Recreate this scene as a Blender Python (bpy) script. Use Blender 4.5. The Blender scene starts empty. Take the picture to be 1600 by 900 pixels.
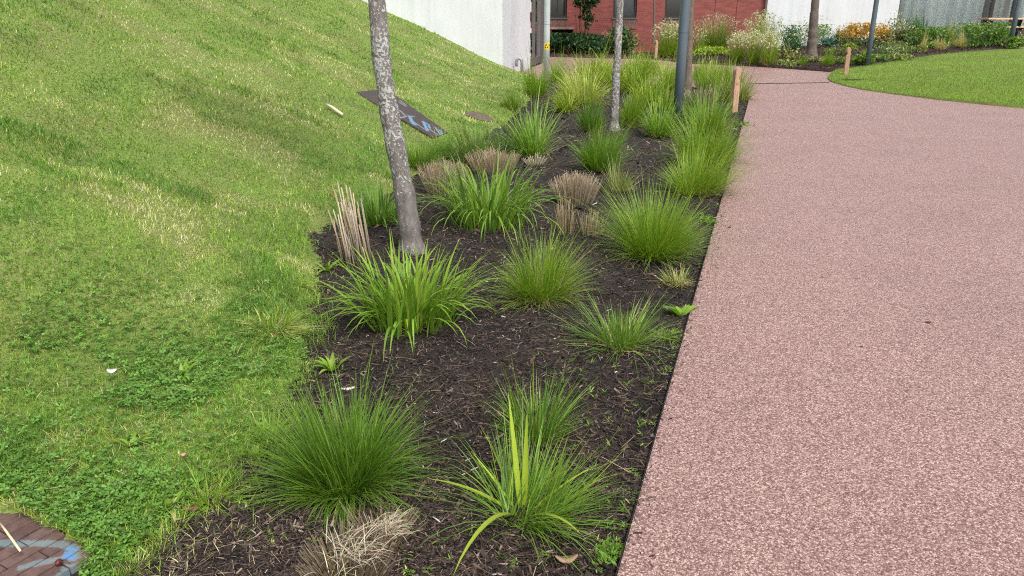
import bpy, math, numpy as np
from mathutils import Matrix, Vector
from mathutils.geometry import delaunay_2d_cdt

# ------------------------------------------------------------------ camera, sky, sun, exposure
SC = bpy.context.scene
COL = SC.collection
PITCH = math.radians(19.46)
CAMH = 1.55
FPX = 1200.0                                   # focal length in pixels of the 1600 px wide photograph
cam_d = bpy.data.cameras.new('camera')
cam_d.sensor_width = 36.0
cam_d.lens = 36.0 * FPX / 1600.0
cam_d.clip_start = 0.05
cam_d.clip_end = 2000
cam = bpy.data.objects.new('camera', cam_d)
COL.objects.link(cam)
cam.location = (0, 0, CAMH)
cam.rotation_euler = (math.pi / 2 - PITCH, 0, 0)
SC.camera = cam

SUN_EL, SUN_AZ = math.radians(54), math.radians(152)     # azimuth from +Y, clockwise: behind the camera, slightly to the right
world = bpy.data.worlds.new('World')
SC.world = world
world.use_nodes = True
wn, wl = world.node_tree.nodes, world.node_tree.links
wn.clear()
sky = wn.new('ShaderNodeTexSky')
sky.sky_type = 'NISHITA'
sky.sun_disc = False
sky.sun_elevation = SUN_EL
sky.sun_rotation = SUN_AZ
sky.air_density = 1.0
sky.dust_density = 4.0
sky.ozone_density = 1.0
hs = wn.new('ShaderNodeHueSaturation')
hs.inputs['Saturation'].default_value = 0.42
bg = wn.new('ShaderNodeBackground')
bg.inputs['Strength'].default_value = 0.135
wo = wn.new('ShaderNodeOutputWorld')
wl.new(sky.outputs[0], hs.inputs['Color'])
wl.new(hs.outputs[0], bg.inputs[0])
wl.new(bg.outputs[0], wo.inputs[0])

sun_d = bpy.data.lights.new('sun', 'SUN')
sun_d.energy = 1.5
sun_d.angle = math.radians(15)
sun_d.color = (1.0, 0.95, 0.87)
sun = bpy.data.objects.new('sun', sun_d)
COL.objects.link(sun)
sdir = Vector((math.sin(SUN_AZ) * math.cos(SUN_EL), math.cos(SUN_AZ) * math.cos(SUN_EL), math.sin(SUN_EL)))
sun.rotation_euler = sdir.to_track_quat('Z', 'Y').to_euler()
sun.location = (-8, -10, 14)

SC.view_settings.view_transform = 'Standard'
SC.view_settings.look = 'None'
SC.view_settings.exposure = 0.72
SC.view_settings.gamma = 1.0
SC.view_settings.use_curve_mapping = False
SC.cycles.use_denoising = False
SC.cycles.filter_width = 1.1

# ------------------------------------------------------------------ helpers: noise, rays, terrain
rng = np.random.default_rng(7)
CP, SP = math.cos(PITCH), math.sin(PITCH)
_tab = np.random.default_rng(99).random((256, 256))

def vn(x, y, seed=0):
    """value noise 0..1"""
    x = np.asarray(x, float) + seed * 17.31
    y = np.asarray(y, float) + seed * 9.77
    xi, yi = np.floor(x).astype(int), np.floor(y).astype(int)
    fx, fy = x - xi, y - yi
    fx, fy = fx * fx * (3 - 2 * fx), fy * fy * (3 - 2 * fy)
    a, b = _tab[xi & 255, yi & 255], _tab[(xi + 1) & 255, yi & 255]
    c, d = _tab[xi & 255, (yi + 1) & 255], _tab[(xi + 1) & 255, (yi + 1) & 255]
    return (a * (1 - fx) + b * fx) * (1 - fy) + (c * (1 - fx) + d * fx) * fy

def fbm(x, y, seed=0, o=3):
    s, a, t = 0, 1.0, 0
    for k in range(o):
        s = s + a * vn(np.asarray(x) * 2 ** k, np.asarray(y) * 2 ** k, seed + k)
        t += a
        a *= 0.5
    return s / t

def sstep(a, b, x):
    t = np.clip((np.asarray(x, float) - a) / (b - a), 0, 1)
    return t * t * (3 - 2 * t)

FOOT_Y = [-8, 1.0, 1.9, 2.2, 2.6, 3.0, 3.4, 4.2, 5.0, 5.6, 6.3, 7.2, 9.2, 12, 15.5, 19.5, 22]
FOOT_X = [-1.26, -1.26, -1.22, -1.10, -0.95, -0.97, -1.02, -1.18, -1.42, -1.66, -1.5, -1.28, -0.82, -0.18, 0.28, 0.50, 0.6]

RISE_Y = [-8, 1.6, 2.2, 3.0, 3.8, 4.6, 5.6, 6.3, 7.2, 9.2, 12, 15.5, 19.5, 22]
RISE_X = [-3.6, -3.4, -2.75, -2.1, -1.6, -1.45, -1.72, -1.6, -1.38, -1.0, -0.5, -0.05, 0.36, 0.5]

def foot(y):
    """where the lawn meets the mulch"""
    return np.interp(y, FOOT_Y, FOOT_X)

def rise(y):
    """where the mound begins to rise"""
    return np.interp(y, RISE_Y, RISE_X)

def h_lawn(x, y):
    """the grass mound: flat under the bed, rising to the left"""
    x, y = np.asarray(x, float), np.asarray(y, float)
    x0 = foot(y) + 0.10 * (vn(x * 3, y * 3, 5) - 0.5) + 0.05 * (vn(x * 11, y * 11, 6) - 0.5)
    w = 0.30
    sp = w * np.logaddexp(0, (rise(y) - 0.05 - x) / w)
    h = 0.455 * sp
    k = 3.0
    h = -np.logaddexp(-k * h, -k * 3.4) / k
    h = h - 0.11 / (1 + np.exp(-(x - x0) / 0.05))
    return h + 0.022 + (0.07 * (vn(x * 1.1, y * 1.1, 3) - 0.5) + 0.035 * (vn(x * 3.2, y * 3.2, 4) - 0.5)) * sstep(0, 1.0, x0 - x)

EDGE0 = np.array([0.31, 1.85])
EDGED = np.array([0.3043, 0.9526])
EDGEN = np.array([-0.9526, 0.3043])            # points from the path into the bed

def h_mulch(x, y):
    x, y = np.asarray(x, float), np.asarray(y, float)
    return (-0.028 + 0.024 * (fbm(x * 2.0, y * 2.0, 11) - 0.5) + 0.022 * (vn(x * 14, y * 14, 12) - 0.5)
            + 0.014 * (vn(x * 41, y * 41, 13) - 0.5))

def h_right(x, y):
    x = np.asarray(x, float)
    return 0.065 * 0.5 * np.logaddexp(0, (x - 8.5) / 0.5)

def ray(u, v):
    dx, dy = (u - 800) / FPX, (450 - v) / FPX
    return np.array([dx, CP + dy * SP, -SP + dy * CP])

def H(x, y):
    if x < 1.0 and y < 21.2:
        return max(float(h_lawn(x, y)), -0.03 if x > foot(y) else -9)
    if x > 8.3 and y > 10:
        return float(h_right(x, y))
    e = (x - EDGE0[0]) * EDGEN[0] + (y - EDGE0[1]) * EDGEN[1]
    return -0.03 if (e > 0 and y < 20) else 0.0

def gp(u, v):
    """pixel of the photograph -> point on the terrain"""
    d = ray(u, v)
    t = 1.0
    for _ in range(3000):
        p = d * t
        if CAMH + p[2] <= H(p[0], p[1]):
            break
        t += 0.02
    return np.array([p[0], p[1], H(p[0], p[1])])

def at(u, v, Y):
    """pixel + distance -> point in the place"""
    d = ray(u, v)
    p = d * (Y / d[1])
    return np.array([p[0], Y, p[2] + CAMH])

def scale_at(y):                                # pixels of the photograph per metre at distance y
    return FPX / (y * CP + CAMH * SP)

# ------------------------------------------------------------------ helpers: meshes and objects
def mk(name, V, quads=None, tris=None, cols=None, smooth=False, ngons=None):
    me = bpy.data.meshes.new(name)
    V = np.asarray(V, np.float32)
    me.vertices.add(len(V))
    me.vertices.foreach_set('co', V.ravel())
    loops, starts, n = [], [], 0
    for arr, k in ((quads, 4), (tris, 3)):
        if arr is not None and len(arr):
            a = np.asarray(arr, np.int32)
            loops.append(a.ravel())
            starts.append(np.arange(len(a), dtype=np.int32) * k + n)
            n += a.size
    for f in (ngons or []):
        loops.append(np.asarray(f, np.int32))
        starts.append(np.array([n], np.int32))
        n += len(f)
    L, S = np.concatenate(loops), np.concatenate(starts)
    me.loops.add(len(L))
    me.loops.foreach_set('vertex_index', L)
    me.polygons.add(len(S))
    me.polygons.foreach_set('loop_start', S)
    if cols is not None:
        at_ = me.attributes.new('Col', 'FLOAT_COLOR', 'POINT')
        c4 = np.ones((len(V), 4), np.float32)
        c4[:, :3] = np.clip(cols, 0, 1)
        at_.data.foreach_set('color', c4.ravel())
    me.update(calc_edges=True)
    me.polygons.foreach_set('use_smooth', np.full(len(S), smooth))
    return me

def obj(name, me, mat=None, parent=None, loc=(0, 0, 0), rotz=0.0):
    o = bpy.data.objects.new(name, me)
    COL.objects.link(o)
    if me is not None and mat is not None and not me.materials:
        me.materials.append(mat)
    o.location = loc
    o.rotation_euler = (0, 0, rotz)
    if parent is not None:
        o.parent = parent
    return o

def tag(o, label=None, cat=None, group=None, kind=None):
    if label:
        o['label'] = label
    if cat:
        o['category'] = cat
    if group:
        o['group'] = group
    if kind:
        o['kind'] = kind
    return o

def empty(name, loc, label, cat, group=None):
    o = bpy.data.objects.new(name, None)
    COL.objects.link(o)
    o.location = loc
    o.empty_display_size = 0.1
    return tag(o, label, cat, group)

class MB:
    """collects simple solids into one mesh"""
    def __init__(s, M=None):
        s.V, s.F, s.M = [], [], M
    def add(s, V, F):
        n = len(s.V)
        for p in V:
            p = Vector(p)
            s.V.append(tuple(s.M @ p) if s.M else tuple(p))
        s.F += [[i + n for i in f] for f in F]
        return s
    def box(s, x0, x1, y0, y1, z0, z1):
        V = [(x, y, z) for z in (z0, z1) for y in (y0, y1) for x in (x0, x1)]
        return s.add(V, [(0, 2, 3, 1), (4, 5, 7, 6), (0, 1, 5, 4), (2, 6, 7, 3), (0, 4, 6, 2), (1, 3, 7, 5)])
    def prism(s, pts, f):
        """pts: 2D outline; f(x, y, side) -> 3D"""
        n = len(pts)
        V = [f(a, b, 0) for a, b in pts] + [f(a, b, 1) for a, b in pts]
        F = [list(range(n))[::-1], list(range(n, 2 * n))]
        F += [(i, (i + 1) % n, n + (i + 1) % n, n + i) for i in range(n)]
        return s.add(V, F)
    def tube(s, P, R, n=10, cap=True, jit=0.0, seed=0):
        r = np.random.default_rng(seed)
        P = [Vector(p) for p in P]
        R = R if hasattr(R, '__len__') else [R] * len(P)
        V, F = [], []
        for i, p in enumerate(P):
            d = (P[min(i + 1, len(P) - 1)] - P[max(i - 1, 0)]).normalized()
            a = d.cross(Vector((0, 1, 0.01)) if abs(d.y) < 0.9 else Vector((1, 0, 0))).normalized()
            b = d.cross(a)
            for k in range(n):
                t = 2 * math.pi * k / n
                rr = R[i] * (1 + jit * (r.random() - 0.5))
                V.append(p + a * (rr * math.cos(t)) + b * (rr * math.sin(t)))
        for i in range(len(P) - 1):
            for k in range(n):
                F.append((i * n + k, i * n + (k + 1) % n, (i + 1) * n + (k + 1) % n, (i + 1) * n + k))
        if cap:
            F.append(list(range(n))[::-1])
            F.append(list(range((len(P) - 1) * n, len(P) * n)))
        return s.add(V, F)
    def build(s, name, mat, parent=None, loc=(0, 0, 0), smooth=False, bevel=0.0):
        me = mk(name, s.V, ngons=s.F, smooth=smooth)
        o = obj(name, me, mat, parent, loc)
        if bevel:
            m = o.modifiers.new('bevel', 'BEVEL')
            m.width = bevel
            m.segments = 2
            m.limit_method = 'ANGLE'
        return o

def sheet(outline, step, hf, skirt=0.0, pts=None):
    """triangulated sheet over a closed outline"""
    O = []
    n = len(outline)
    for i in range(n):
        a, b = np.array(outline[i], float), np.array(outline[(i + 1) % n], float)
        k = max(1, int(np.ceil(np.linalg.norm(b - a) / step)))
        O += [a + (b - a) * j / k for j in range(k)]
    m = len(O)
    A = np.array(O)
    gx = np.arange(A[:, 0].min() + step * .4, A[:, 0].max(), step)
    gy = np.arange(A[:, 1].min() + step * .4, A[:, 1].max(), step)
    G = np.stack(np.meshgrid(gx, gy), -1).reshape(-1, 2)
    G = G[inside(G, outline)]
    P = [Vector((float(p[0]), float(p[1]))) for p in list(O) + list(G)]
    r = delaunay_2d_cdt(P, [], [list(range(m))], 1, 1e-5)
    V2 = np.array([(p.x, p.y) for p in r[0]])
    z = np.broadcast_to(hf(V2[:, 0], V2[:, 1]), (len(V2),))
    V = np.column_stack([V2, z])
    F = [list(f) for f in r[2]]
    if skirt:
        cnt = {}
        for f in F:
            for i in range(3):
                e = (f[i], f[(i + 1) % 3])
                cnt[tuple(sorted(e))] = cnt.get(tuple(sorted(e)), []) + [e]
        V = list(map(tuple, V))
        low = {}
        def lowv(i):
            if i not in low:
                low[i] = len(V)
                V.append((V[i][0], V[i][1], V[i][2] - skirt))
            return low[i]
        for k, es in cnt.items():
            if len(es) == 1:
                a, b = es[0]
                F.append([b, a, lowv(a), lowv(b)])
    return V, F

def inside(P, poly):
    x, y = P[:, 0], P[:, 1]
    c = np.zeros(len(P), bool)
    n = len(poly)
    for i in range(n):
        x1, y1 = poly[i]
        x2, y2 = poly[(i + 1) % n]
        if y1 == y2:
            continue
        hit = ((y1 > y) != (y2 > y)) & (x < (x2 - x1) * (y - y1) / (y2 - y1) + x1)
        c ^= hit
    return c

# ------------------------------------------------------------------ helpers: materials
def new_mat(name):
    m = bpy.data.materials.new(name)
    m.use_nodes = True
    nt = m.node_tree
    b = nt.nodes['Principled BSDF']
    return m, nt, b

def N(nt, typ, **kw):
    n = nt.nodes.new(typ)
    for k, v in kw.items():
        if k in n.inputs:
            n.inputs[k].default_value = v
        else:
            setattr(n, k, v)
    return n

def ramp(nt, fac, stops, interp='LINEAR'):
    r = nt.nodes.new('ShaderNodeValToRGB')
    r.color_ramp.interpolation = interp
    el = r.color_ramp.elements
    while len(el) < len(stops):
        el.new(0.5)
    for e, (p, c) in zip(el, stops):
        e.position = p
        e.color = (c[0], c[1], c[2], 1) if hasattr(c, '__len__') else (c, c, c, 1)
    nt.links.new(fac, r.inputs[0])
    return r.outputs[0]

def mixc(nt, fac, a, b, mode='MIX'):
    m = nt.nodes.new('ShaderNodeMix')
    m.data_type = 'RGBA'
    m.blend_type = mode
    for s, v in ((0, fac), (6, a), (7, b)):
        if hasattr(v, 'is_output'):
            nt.links.new(v, m.inputs[s])
        else:
            m.inputs[s].default_value = v if s == 0 else (*v, 1)
    return m.outputs[2]

def noise(nt, scale, detail=4, rough=0.6, vec=None, out=0, dist=0.0):
    n = N(nt, 'ShaderNodeTexNoise', Scale=scale, Detail=detail, Roughness=rough, Distortion=dist)
    if vec is not None:
        nt.links.new(vec, n.inputs['Vector'])
    return n.outputs[out]

def pos(nt, scale=(1, 1, 1)):
    g = nt.nodes.new('ShaderNodeNewGeometry')
    mp = nt.nodes.new('ShaderNodeMapping')
    mp.inputs['Scale'].default_value = scale
    nt.links.new(g.outputs['Position'], mp.inputs['Vector'])
    return mp.outputs[0]

def bump(nt, b, h, strength=0.3, dist=0.01):
    n = N(nt, 'ShaderNodeBump', Strength=strength, Distance=dist)
    nt.links.new(h, n.inputs['Height'])
    nt.links.new(n.outputs[0], b.inputs['Normal'])

def math_(nt, op, a, b=None):
    m = nt.nodes.new('ShaderNodeMath')
    m.operation = op
    for i, v in enumerate((a, b)):
        if v is None:
            continue
        if hasattr(v, 'is_output'):
            nt.links.new(v, m.inputs[i])
        else:
            m.inputs[i].default_value = v
    return m.outputs[0]

def leaf_mat(name, rough=0.5, transl=0.3, spec=0.3):
    m, nt, b = new_mat(name)
    a = N(nt, 'ShaderNodeAttribute', attribute_name='Col')
    nt.links.new(a.outputs['Color'], b.inputs['Base Color'])
    b.inputs['Roughness'].default_value = rough
    b.inputs['Specular IOR Level'].default_value = spec
    if transl:
        t = nt.nodes.new('ShaderNodeBsdfTranslucent')
        h = N(nt, 'ShaderNodeHueSaturation', Saturation=1.1, Value=1.25)
        nt.links.new(a.outputs['Color'], h.inputs['Color'])
        nt.links.new(h.outputs[0], t.inputs[0])
        mx = nt.nodes.new('ShaderNodeMixShader')
        mx.inputs[0].default_value = transl
        nt.links.new(b.outputs[0], mx.inputs[1])
        nt.links.new(t.outputs[0], mx.inputs[2])
        nt.links.new(mx.outputs[0], nt.nodes['Material Output'].inputs[0])
    return m

def plain(name, col, rough=0.6, metal=0.0, var=0.12, scale=6.0, bmp=0.0, stretch=(1, 1, 1), spec=0.4):
    m, nt, b = new_mat(name)
    p = pos(nt, stretch)
    n = noise(nt, scale, 5, 0.6, p)
    c = np.array(col)
    nt.links.new(ramp(nt, n, [(0.3, c * (1 - var)), (0.7, np.minimum(c * (1 + var), 1))]), b.inputs['Base Color'])
    b.inputs['Roughness'].default_value = rough
    b.inputs['Metallic'].default_value = metal
    b.inputs['Specular IOR Level'].default_value = spec
    if bmp:
        bump(nt, b, noise(nt, scale * 6, 4, 0.6, p), bmp, 0.01)
    return m

M_LEAF = leaf_mat('grass_leaf', 0.45, 0.30, 0.35)
M_LAWN = leaf_mat('lawn_blade', 0.55, 0.30, 0.25)
M_STRAW = leaf_mat('dry_straw', 0.8, 0.12, 0.15)
M_CHIP = leaf_mat('mulch_chip', 0.9, 0.0, 0.15)

def lawn_ground():
    m, nt, b = new_mat('lawn_soil')
    p = pos(nt)
    n1 = noise(nt, 1.3, 4, 0.6, p)
    n2 = noise(nt, 60, 3, 0.7, p)
    c1 = ramp(nt, n2, [(0.3, (0.085, 0.125, 0.024)), (0.5, (0.15, 0.225, 0.04)), (0.75, (0.25, 0.31, 0.075))])
    c2 = ramp(nt, n2, [(0.3, (0.09, 0.105, 0.028)), (0.55, (0.19, 0.21, 0.06)), (0.8, (0.30, 0.29, 0.12))])
    f = ramp(nt, n1, [(0.4, 0.0), (0.65, 1.0)])
    nt.links.new(mixc(nt, f, c1, c2), b.inputs['Base Color'])
    b.inputs['Roughness'].default_value = 0.95
    bump(nt, b, n2, 0.6, 0.02)
    return m

def soil_mat():
    m, nt, b = new_mat('mulch_soil')
    p = pos(nt)
    v = N(nt, 'ShaderNodeTexVoronoi', Scale=130.0)
    nt.links.new(p, v.inputs['Vector'])
    n2 = noise(nt, 45, 5, 0.75, p)
    c = ramp(nt, n2, [(0.28, (0.004, 0.0036, 0.0036)), (0.5, (0.011, 0.009, 0.0085)), (0.66, (0.024, 0.018, 0.016)), (0.84, (0.09, 0.07, 0.055))])
    c2 = ramp(nt, noise(nt, 2.2, 4, 0.6, p), [(0.38, (0.9, 0.9, 0.92)), (0.62, (3.0, 2.6, 2.3))])
    nt.links.new(mixc(nt, 1.0, c, c2, 'MULTIPLY'), b.inputs['Base Color'])
    b.inputs['Roughness'].default_value = 0.92
    bump(nt, b, math_(nt, 'ADD', n2, math_(nt, 'MULTIPLY', v.outputs['Distance'], 0.6)), 0.9, 0.015)
    return m

def path_mat():
    m, nt, b = new_mat('resin_bound_gravel')
    p = pos(nt)
    v = N(nt, 'ShaderNodeTexVoronoi', Scale=170.0)
    nt.links.new(p, v.inputs['Vector'])
    sep = nt.nodes.new('ShaderNodeSeparateColor')
    nt.links.new(v.outputs['Color'], sep.inputs[0])
    v2 = N(nt, 'ShaderNodeTexVoronoi', Scale=330.0)
    nt.links.new(p, v2.inputs['Vector'])
    sep2 = nt.nodes.new('ShaderNodeSeparateColor')
    nt.links.new(v2.outputs['Color'], sep2.inputs[0])
    f = math_(nt, 'ADD', math_(nt, 'MULTIPLY', sep.outputs[0], 0.62), math_(nt, 'MULTIPLY', sep2.outputs[0], 0.38))
    c = ramp(nt, f, [(0.10, (0.12, 0.060, 0.055)), (0.32, (0.215, 0.117, 0.106)), (0.50, (0.31, 0.182, 0.164)),
                     (0.68, (0.42, 0.275, 0.245)), (0.90, (0.64, 0.49, 0.42))])
    big = ramp(nt, noise(nt, 0.9, 6, 0.68, p), [(0.28, (0.90, 0.89, 0.88)), (0.5, (1, 1, 1)), (0.72, (1.07, 1.065, 1.06))])
    stain = ramp(nt, noise(nt, 2.7, 5, 0.7, p, dist=0.3), [(0.60, (1, 1, 1)), (0.74, (0.90, 0.885, 0.88))])
    big = mixc(nt, 1.0, big, stain, 'MULTIPLY')
    gap = ramp(nt, v.outputs['Distance'], [(0.55, (1, 1, 1)), (0.85, (0.6, 0.55, 0.55))])
    c = mixc(nt, 1.0, c, gap, 'MULTIPLY')
    nt.links.new(mixc(nt, 1.0, c, big, 'MULTIPLY'), b.inputs['Base Color'])
    b.inputs['Roughness'].default_value = 0.5
    b.inputs['Specular IOR Level'].default_value = 0.5
    bump(nt, b, math_(nt, 'SUBTRACT', f, v.outputs['Distance']), 0.5, 0.004)
    return m

def segs_mask(nt, xo, yo, segs, jitter):
    """0..1 paint mask: the union of soft strokes (x0, y0, x1, y1, radius) in a plane"""
    tot = None
    for (x0, y0, x1, y1, r) in segs:
        dx, dy = x1 - x0, y1 - y0
        L2 = max(dx * dx + dy * dy, 1e-6)
        px, py = math_(nt, 'SUBTRACT', xo, x0), math_(nt, 'SUBTRACT', yo, y0)
        t = math_(nt, 'ADD', math_(nt, 'MULTIPLY', px, dx / L2), math_(nt, 'MULTIPLY', py, dy / L2))
        t = math_(nt, 'MINIMUM', math_(nt, 'MAXIMUM', t, 0.0), 1.0)
        ex = math_(nt, 'SUBTRACT', px, math_(nt, 'MULTIPLY', t, dx))
        ey = math_(nt, 'SUBTRACT', py, math_(nt, 'MULTIPLY', t, dy))
        d = math_(nt, 'SQRT', math_(nt, 'ADD', math_(nt, 'MULTIPLY', ex, ex), math_(nt, 'MULTIPLY', ey, ey)))
        d = math_(nt, 'ADD', math_(nt, 'DIVIDE', d, r), jitter)
        k = math_(nt, 'MINIMUM', math_(nt, 'MAXIMUM', math_(nt, 'MULTIPLY', math_(nt, 'SUBTRACT', 1.15, d), 2.2), 0.0), 1.0)
        tot = k if tot is None else math_(nt, 'MAXIMUM', tot, k)
    return tot

def bark_mat(name, dark, light, lich, amount, sc=38.0, low=None):
    """bark with pale lichen crusts; below the height `low` the lichen thins out"""
    m, nt, b = new_mat(name)
    p = pos(nt, (1, 1, 0.45))
    n = noise(nt, 30, 6, 0.7, p)
    c = ramp(nt, n, [(0.3, dark), (0.7, light)])
    pl = pos(nt, (1, 1, 0.8))
    l1 = noise(nt, sc, 4, 0.62, pl, dist=0.6)
    l2 = noise(nt, 5.5, 3, 0.5, pl)
    f = math_(nt, 'ADD', l1, math_(nt, 'MULTIPLY', math_(nt, 'SUBTRACT', l2, 0.5), 0.35))
    ring = ramp(nt, noise(nt, 4.5, 3, 0.6, pos(nt, (0.7, 0.7, 5.0))), [(0.60, 0.0), (0.72, 1.0)])
    f = math_(nt, 'SUBTRACT', f, math_(nt, 'MULTIPLY', ring, 0.14))
    c = mixc(nt, math_(nt, 'MULTIPLY', ring, 0.45), c, dark)
    if low:
        s = nt.nodes.new('ShaderNodeSeparateXYZ')
        nt.links.new(pos(nt), s.inputs[0])
        mr = N(nt, 'ShaderNodeMapRange')
        mr.inputs['From Min'].default_value = low[0]
        mr.inputs['From Max'].default_value = low[1]
        mr.inputs['To Min'].default_value = -0.10
        mr.inputs['To Max'].default_value = 0.0
        nt.links.new(s.outputs[2], mr.inputs['Value'])
        f = math_(nt, 'ADD', f, mr.outputs[0])
    mask = ramp(nt, f, [(1 - amount - 0.035, 0.0), (1 - amount + 0.035, 1.0)])
    lc = ramp(nt, noise(nt, 90, 3, 0.6, pl), [(0.3, np.array(lich) * 0.75), (0.7, lich)])
    nt.links.new(mixc(nt, mask, c, lc), b.inputs['Base Color'])
    b.inputs['Roughness'].default_value = 0.9
    b.inputs['Specular IOR Level'].default_value = 0.2
    bump(nt, b, math_(nt, 'ADD', n, math_(nt, 'MULTIPLY', mask, 0.4)), 0.7, 0.012)
    return m

def brick_mat(name, c1, c2, mortar, w=0.215, h=0.065, rot=False):
    m, nt, b = new_mat(name)
    g = nt.nodes.new('ShaderNodeNewGeometry')
    s = nt.nodes.new('ShaderNodeSeparateXYZ')
    nt.links.new(g.outputs['Position'], s.inputs[0])
    cb = nt.nodes.new('ShaderNodeCombineXYZ')
    xy = math_(nt, 'ADD', s.outputs[0], s.outputs[1])
    nt.links.new(s.outputs[2] if rot else xy, cb.inputs[0])
    nt.links.new(xy if rot else s.outputs[2], cb.inputs[1])
    br = nt.nodes.new('ShaderNodeTexBrick')
    br.inputs['Scale'].default_value = 1.0
    br.inputs['Brick Width'].default_value = w + 0.01
    br.inputs['Row Height'].default_value = h + 0.01
    br.inputs['Mortar Size'].default_value = 0.006
    br.inputs['Mortar Smooth'].default_value = 0.2
    br.inputs['Color1'].default_value = (*c1, 1)
    br.inputs['Color2'].default_value = (*c2, 1)
    br.inputs['Mortar'].default_value = (*mortar, 1)
    nt.links.new(cb.outputs[0], br.inputs['Vector'])
    v = ramp(nt, noise(nt, 3.0, 4, 0.6, pos(nt, (0.5, 0.5, 2.2))), [(0.3, (0.75, 0.75, 0.75)), (0.7, (1.2, 1.15, 1.15))])
    nt.links.new(mixc(nt, 1.0, br.outputs[0], v, 'MULTIPLY'), b.inputs['Base Color'])
    b.inputs['Roughness'].default_value = 0.85
    bump(nt, b, br.outputs[1], -0.5, 0.01)
    return m

def wall_white(name, col):
    m, nt, b = new_mat(name)
    st = noise(nt, 3.0, 5, 0.65, pos(nt, (2.2, 2.2, 0.10)))
    c = np.array(col)
    a = ramp(nt, st, [(0.33, c * 0.90), (0.5, c * 0.97), (0.65, c)])
    spots = ramp(nt, noise(nt, 1.2, 5, 0.6, pos(nt)), [(0.35, (0.93, 0.93, 0.93)), (0.6, (1, 1, 1))])
    nt.links.new(mixc(nt, 1.0, a, spots, 'MULTIPLY'), b.inputs['Base Color'])
    b.inputs['Roughness'].default_value = 0.7
    bump(nt, b, noise(nt, 20, 3, 0.5, pos(nt)), 0.05, 0.01)
    return m

def glass_mat(name, tint=0.55, refl=0.25):
    m, nt, b = new_mat(name)
    nt.nodes.remove(b)
    t = nt.nodes.new('ShaderNodeBsdfTransparent')
    t.inputs[0].default_value = (tint, tint * 1.02, tint * 1.02, 1)
    g = N(nt, 'ShaderNodeBsdfGlossy', Roughness=0.03)
    g.inputs[0].default_value = (0.9, 0.93, 0.95, 1)
    lw = N(nt, 'ShaderNodeFresnel', IOR=1.5)
    f = math_(nt, 'MINIMUM', math_(nt, 'ADD', math_(nt, 'MULTIPLY', lw.outputs[0], 1.0), refl - 0.04), 1.0)
    mx = nt.nodes.new('ShaderNodeMixShader')
    nt.links.new(f, mx.inputs[0])
    nt.links.new(t.outputs[0], mx.inputs[1])
    nt.links.new(g.outputs[0], mx.inputs[2])
    nt.links.new(mx.outputs[0], nt.nodes['Material Output'].inputs[0])
    return m

M_SOIL = soil_mat()
M_PATH = path_mat()
M_LAWNSOIL = lawn_ground()
M_WHITE = wall_white('white_render', (0.67, 0.695, 0.72))
M_BRICK = brick_mat('red_brick', (0.29, 0.070, 0.056), (0.20, 0.050, 0.043), (0.21, 0.11, 0.095))
M_SOLDIER = brick_mat('brown_soldier_brick', (0.17, 0.085, 0.065), (0.12, 0.06, 0.05), (0.24, 0.18, 0.15), 0.215, 0.065, True)
M_PALEBRICK = brick_mat('pale_brick_lintel', (0.42, 0.26, 0.20), (0.36, 0.22, 0.17), (0.2, 0.14, 0.12), 0.215, 0.065, True)
M_DARKFRAME = plain('dark_frame', (0.035, 0.033, 0.033), 0.5, 0.2)
M_GREYFRAME = plain('grey_brown_frame', (0.13, 0.12, 0.115), 0.5, 0.3)
M_GLASS = glass_mat('window_glass', 0.75, 0.14)
M_GLASS2 = glass_mat('facade_glass', 0.96, 0.05)
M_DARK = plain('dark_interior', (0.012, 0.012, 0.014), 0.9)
M_BACKING = plain('blue_grey_backing', (0.20, 0.29, 0.44), 0.8, var=0.2)  # backing panel colour that makes the second window look blue
M_CURTAIN = plain('grey_curtain', (0.84, 0.88, 0.85), 0.9, var=0.08, scale=8, stretch=(3, 3, 0.1))
M_CURTAINW = plain('white_curtain', (0.72, 0.72, 0.68), 0.9, var=0.06)
M_POST = plain('blue_grey_paint', (0.095, 0.125, 0.155), 0.42, 0.0, 0.10, 3.0)
M_POSTL = plain('pale_grey_paint', (0.46, 0.50, 0.52), 0.4, 0.0, 0.06, 3.0)
M_WOOD = plain('weathered_oak', (0.44, 0.28, 0.185), 0.8, 0, 0.28, 9.0, 0.5, (4, 4, 0.5))
M_TABLE = plain('pale_pine', (0.60, 0.43, 0.27), 0.7, 0, 0.15, 7.0, 0.2, (0.6, 4, 4))
M_STEEL = plain('galvanised_pipe', (0.38, 0.40, 0.41), 0.45, 0.6, 0.2)
M_EDGING = plain('black_steel_edging', (0.012, 0.011, 0.011), 0.7)
M_PAPER = plain('paper_notice', (0.75, 0.75, 0.72), 0.8)
M_STEM = plain('brown_stem', (0.10, 0.07, 0.045), 0.9, 0, 0.3, 20, 0.4)

# ------------------------------------------------------------------ the setting
V, F = [(-300, -300, -0.16), (300, -300, -0.16), (300, 400, -0.16), (-300, 400, -0.16)], [(0, 1, 2, 3)]
tag(obj('ground', mk('ground', V, quads=F), plain('far_ground', (0.09, 0.10, 0.05), 0.95, var=0.3, scale=0.4)), kind='structure')

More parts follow.
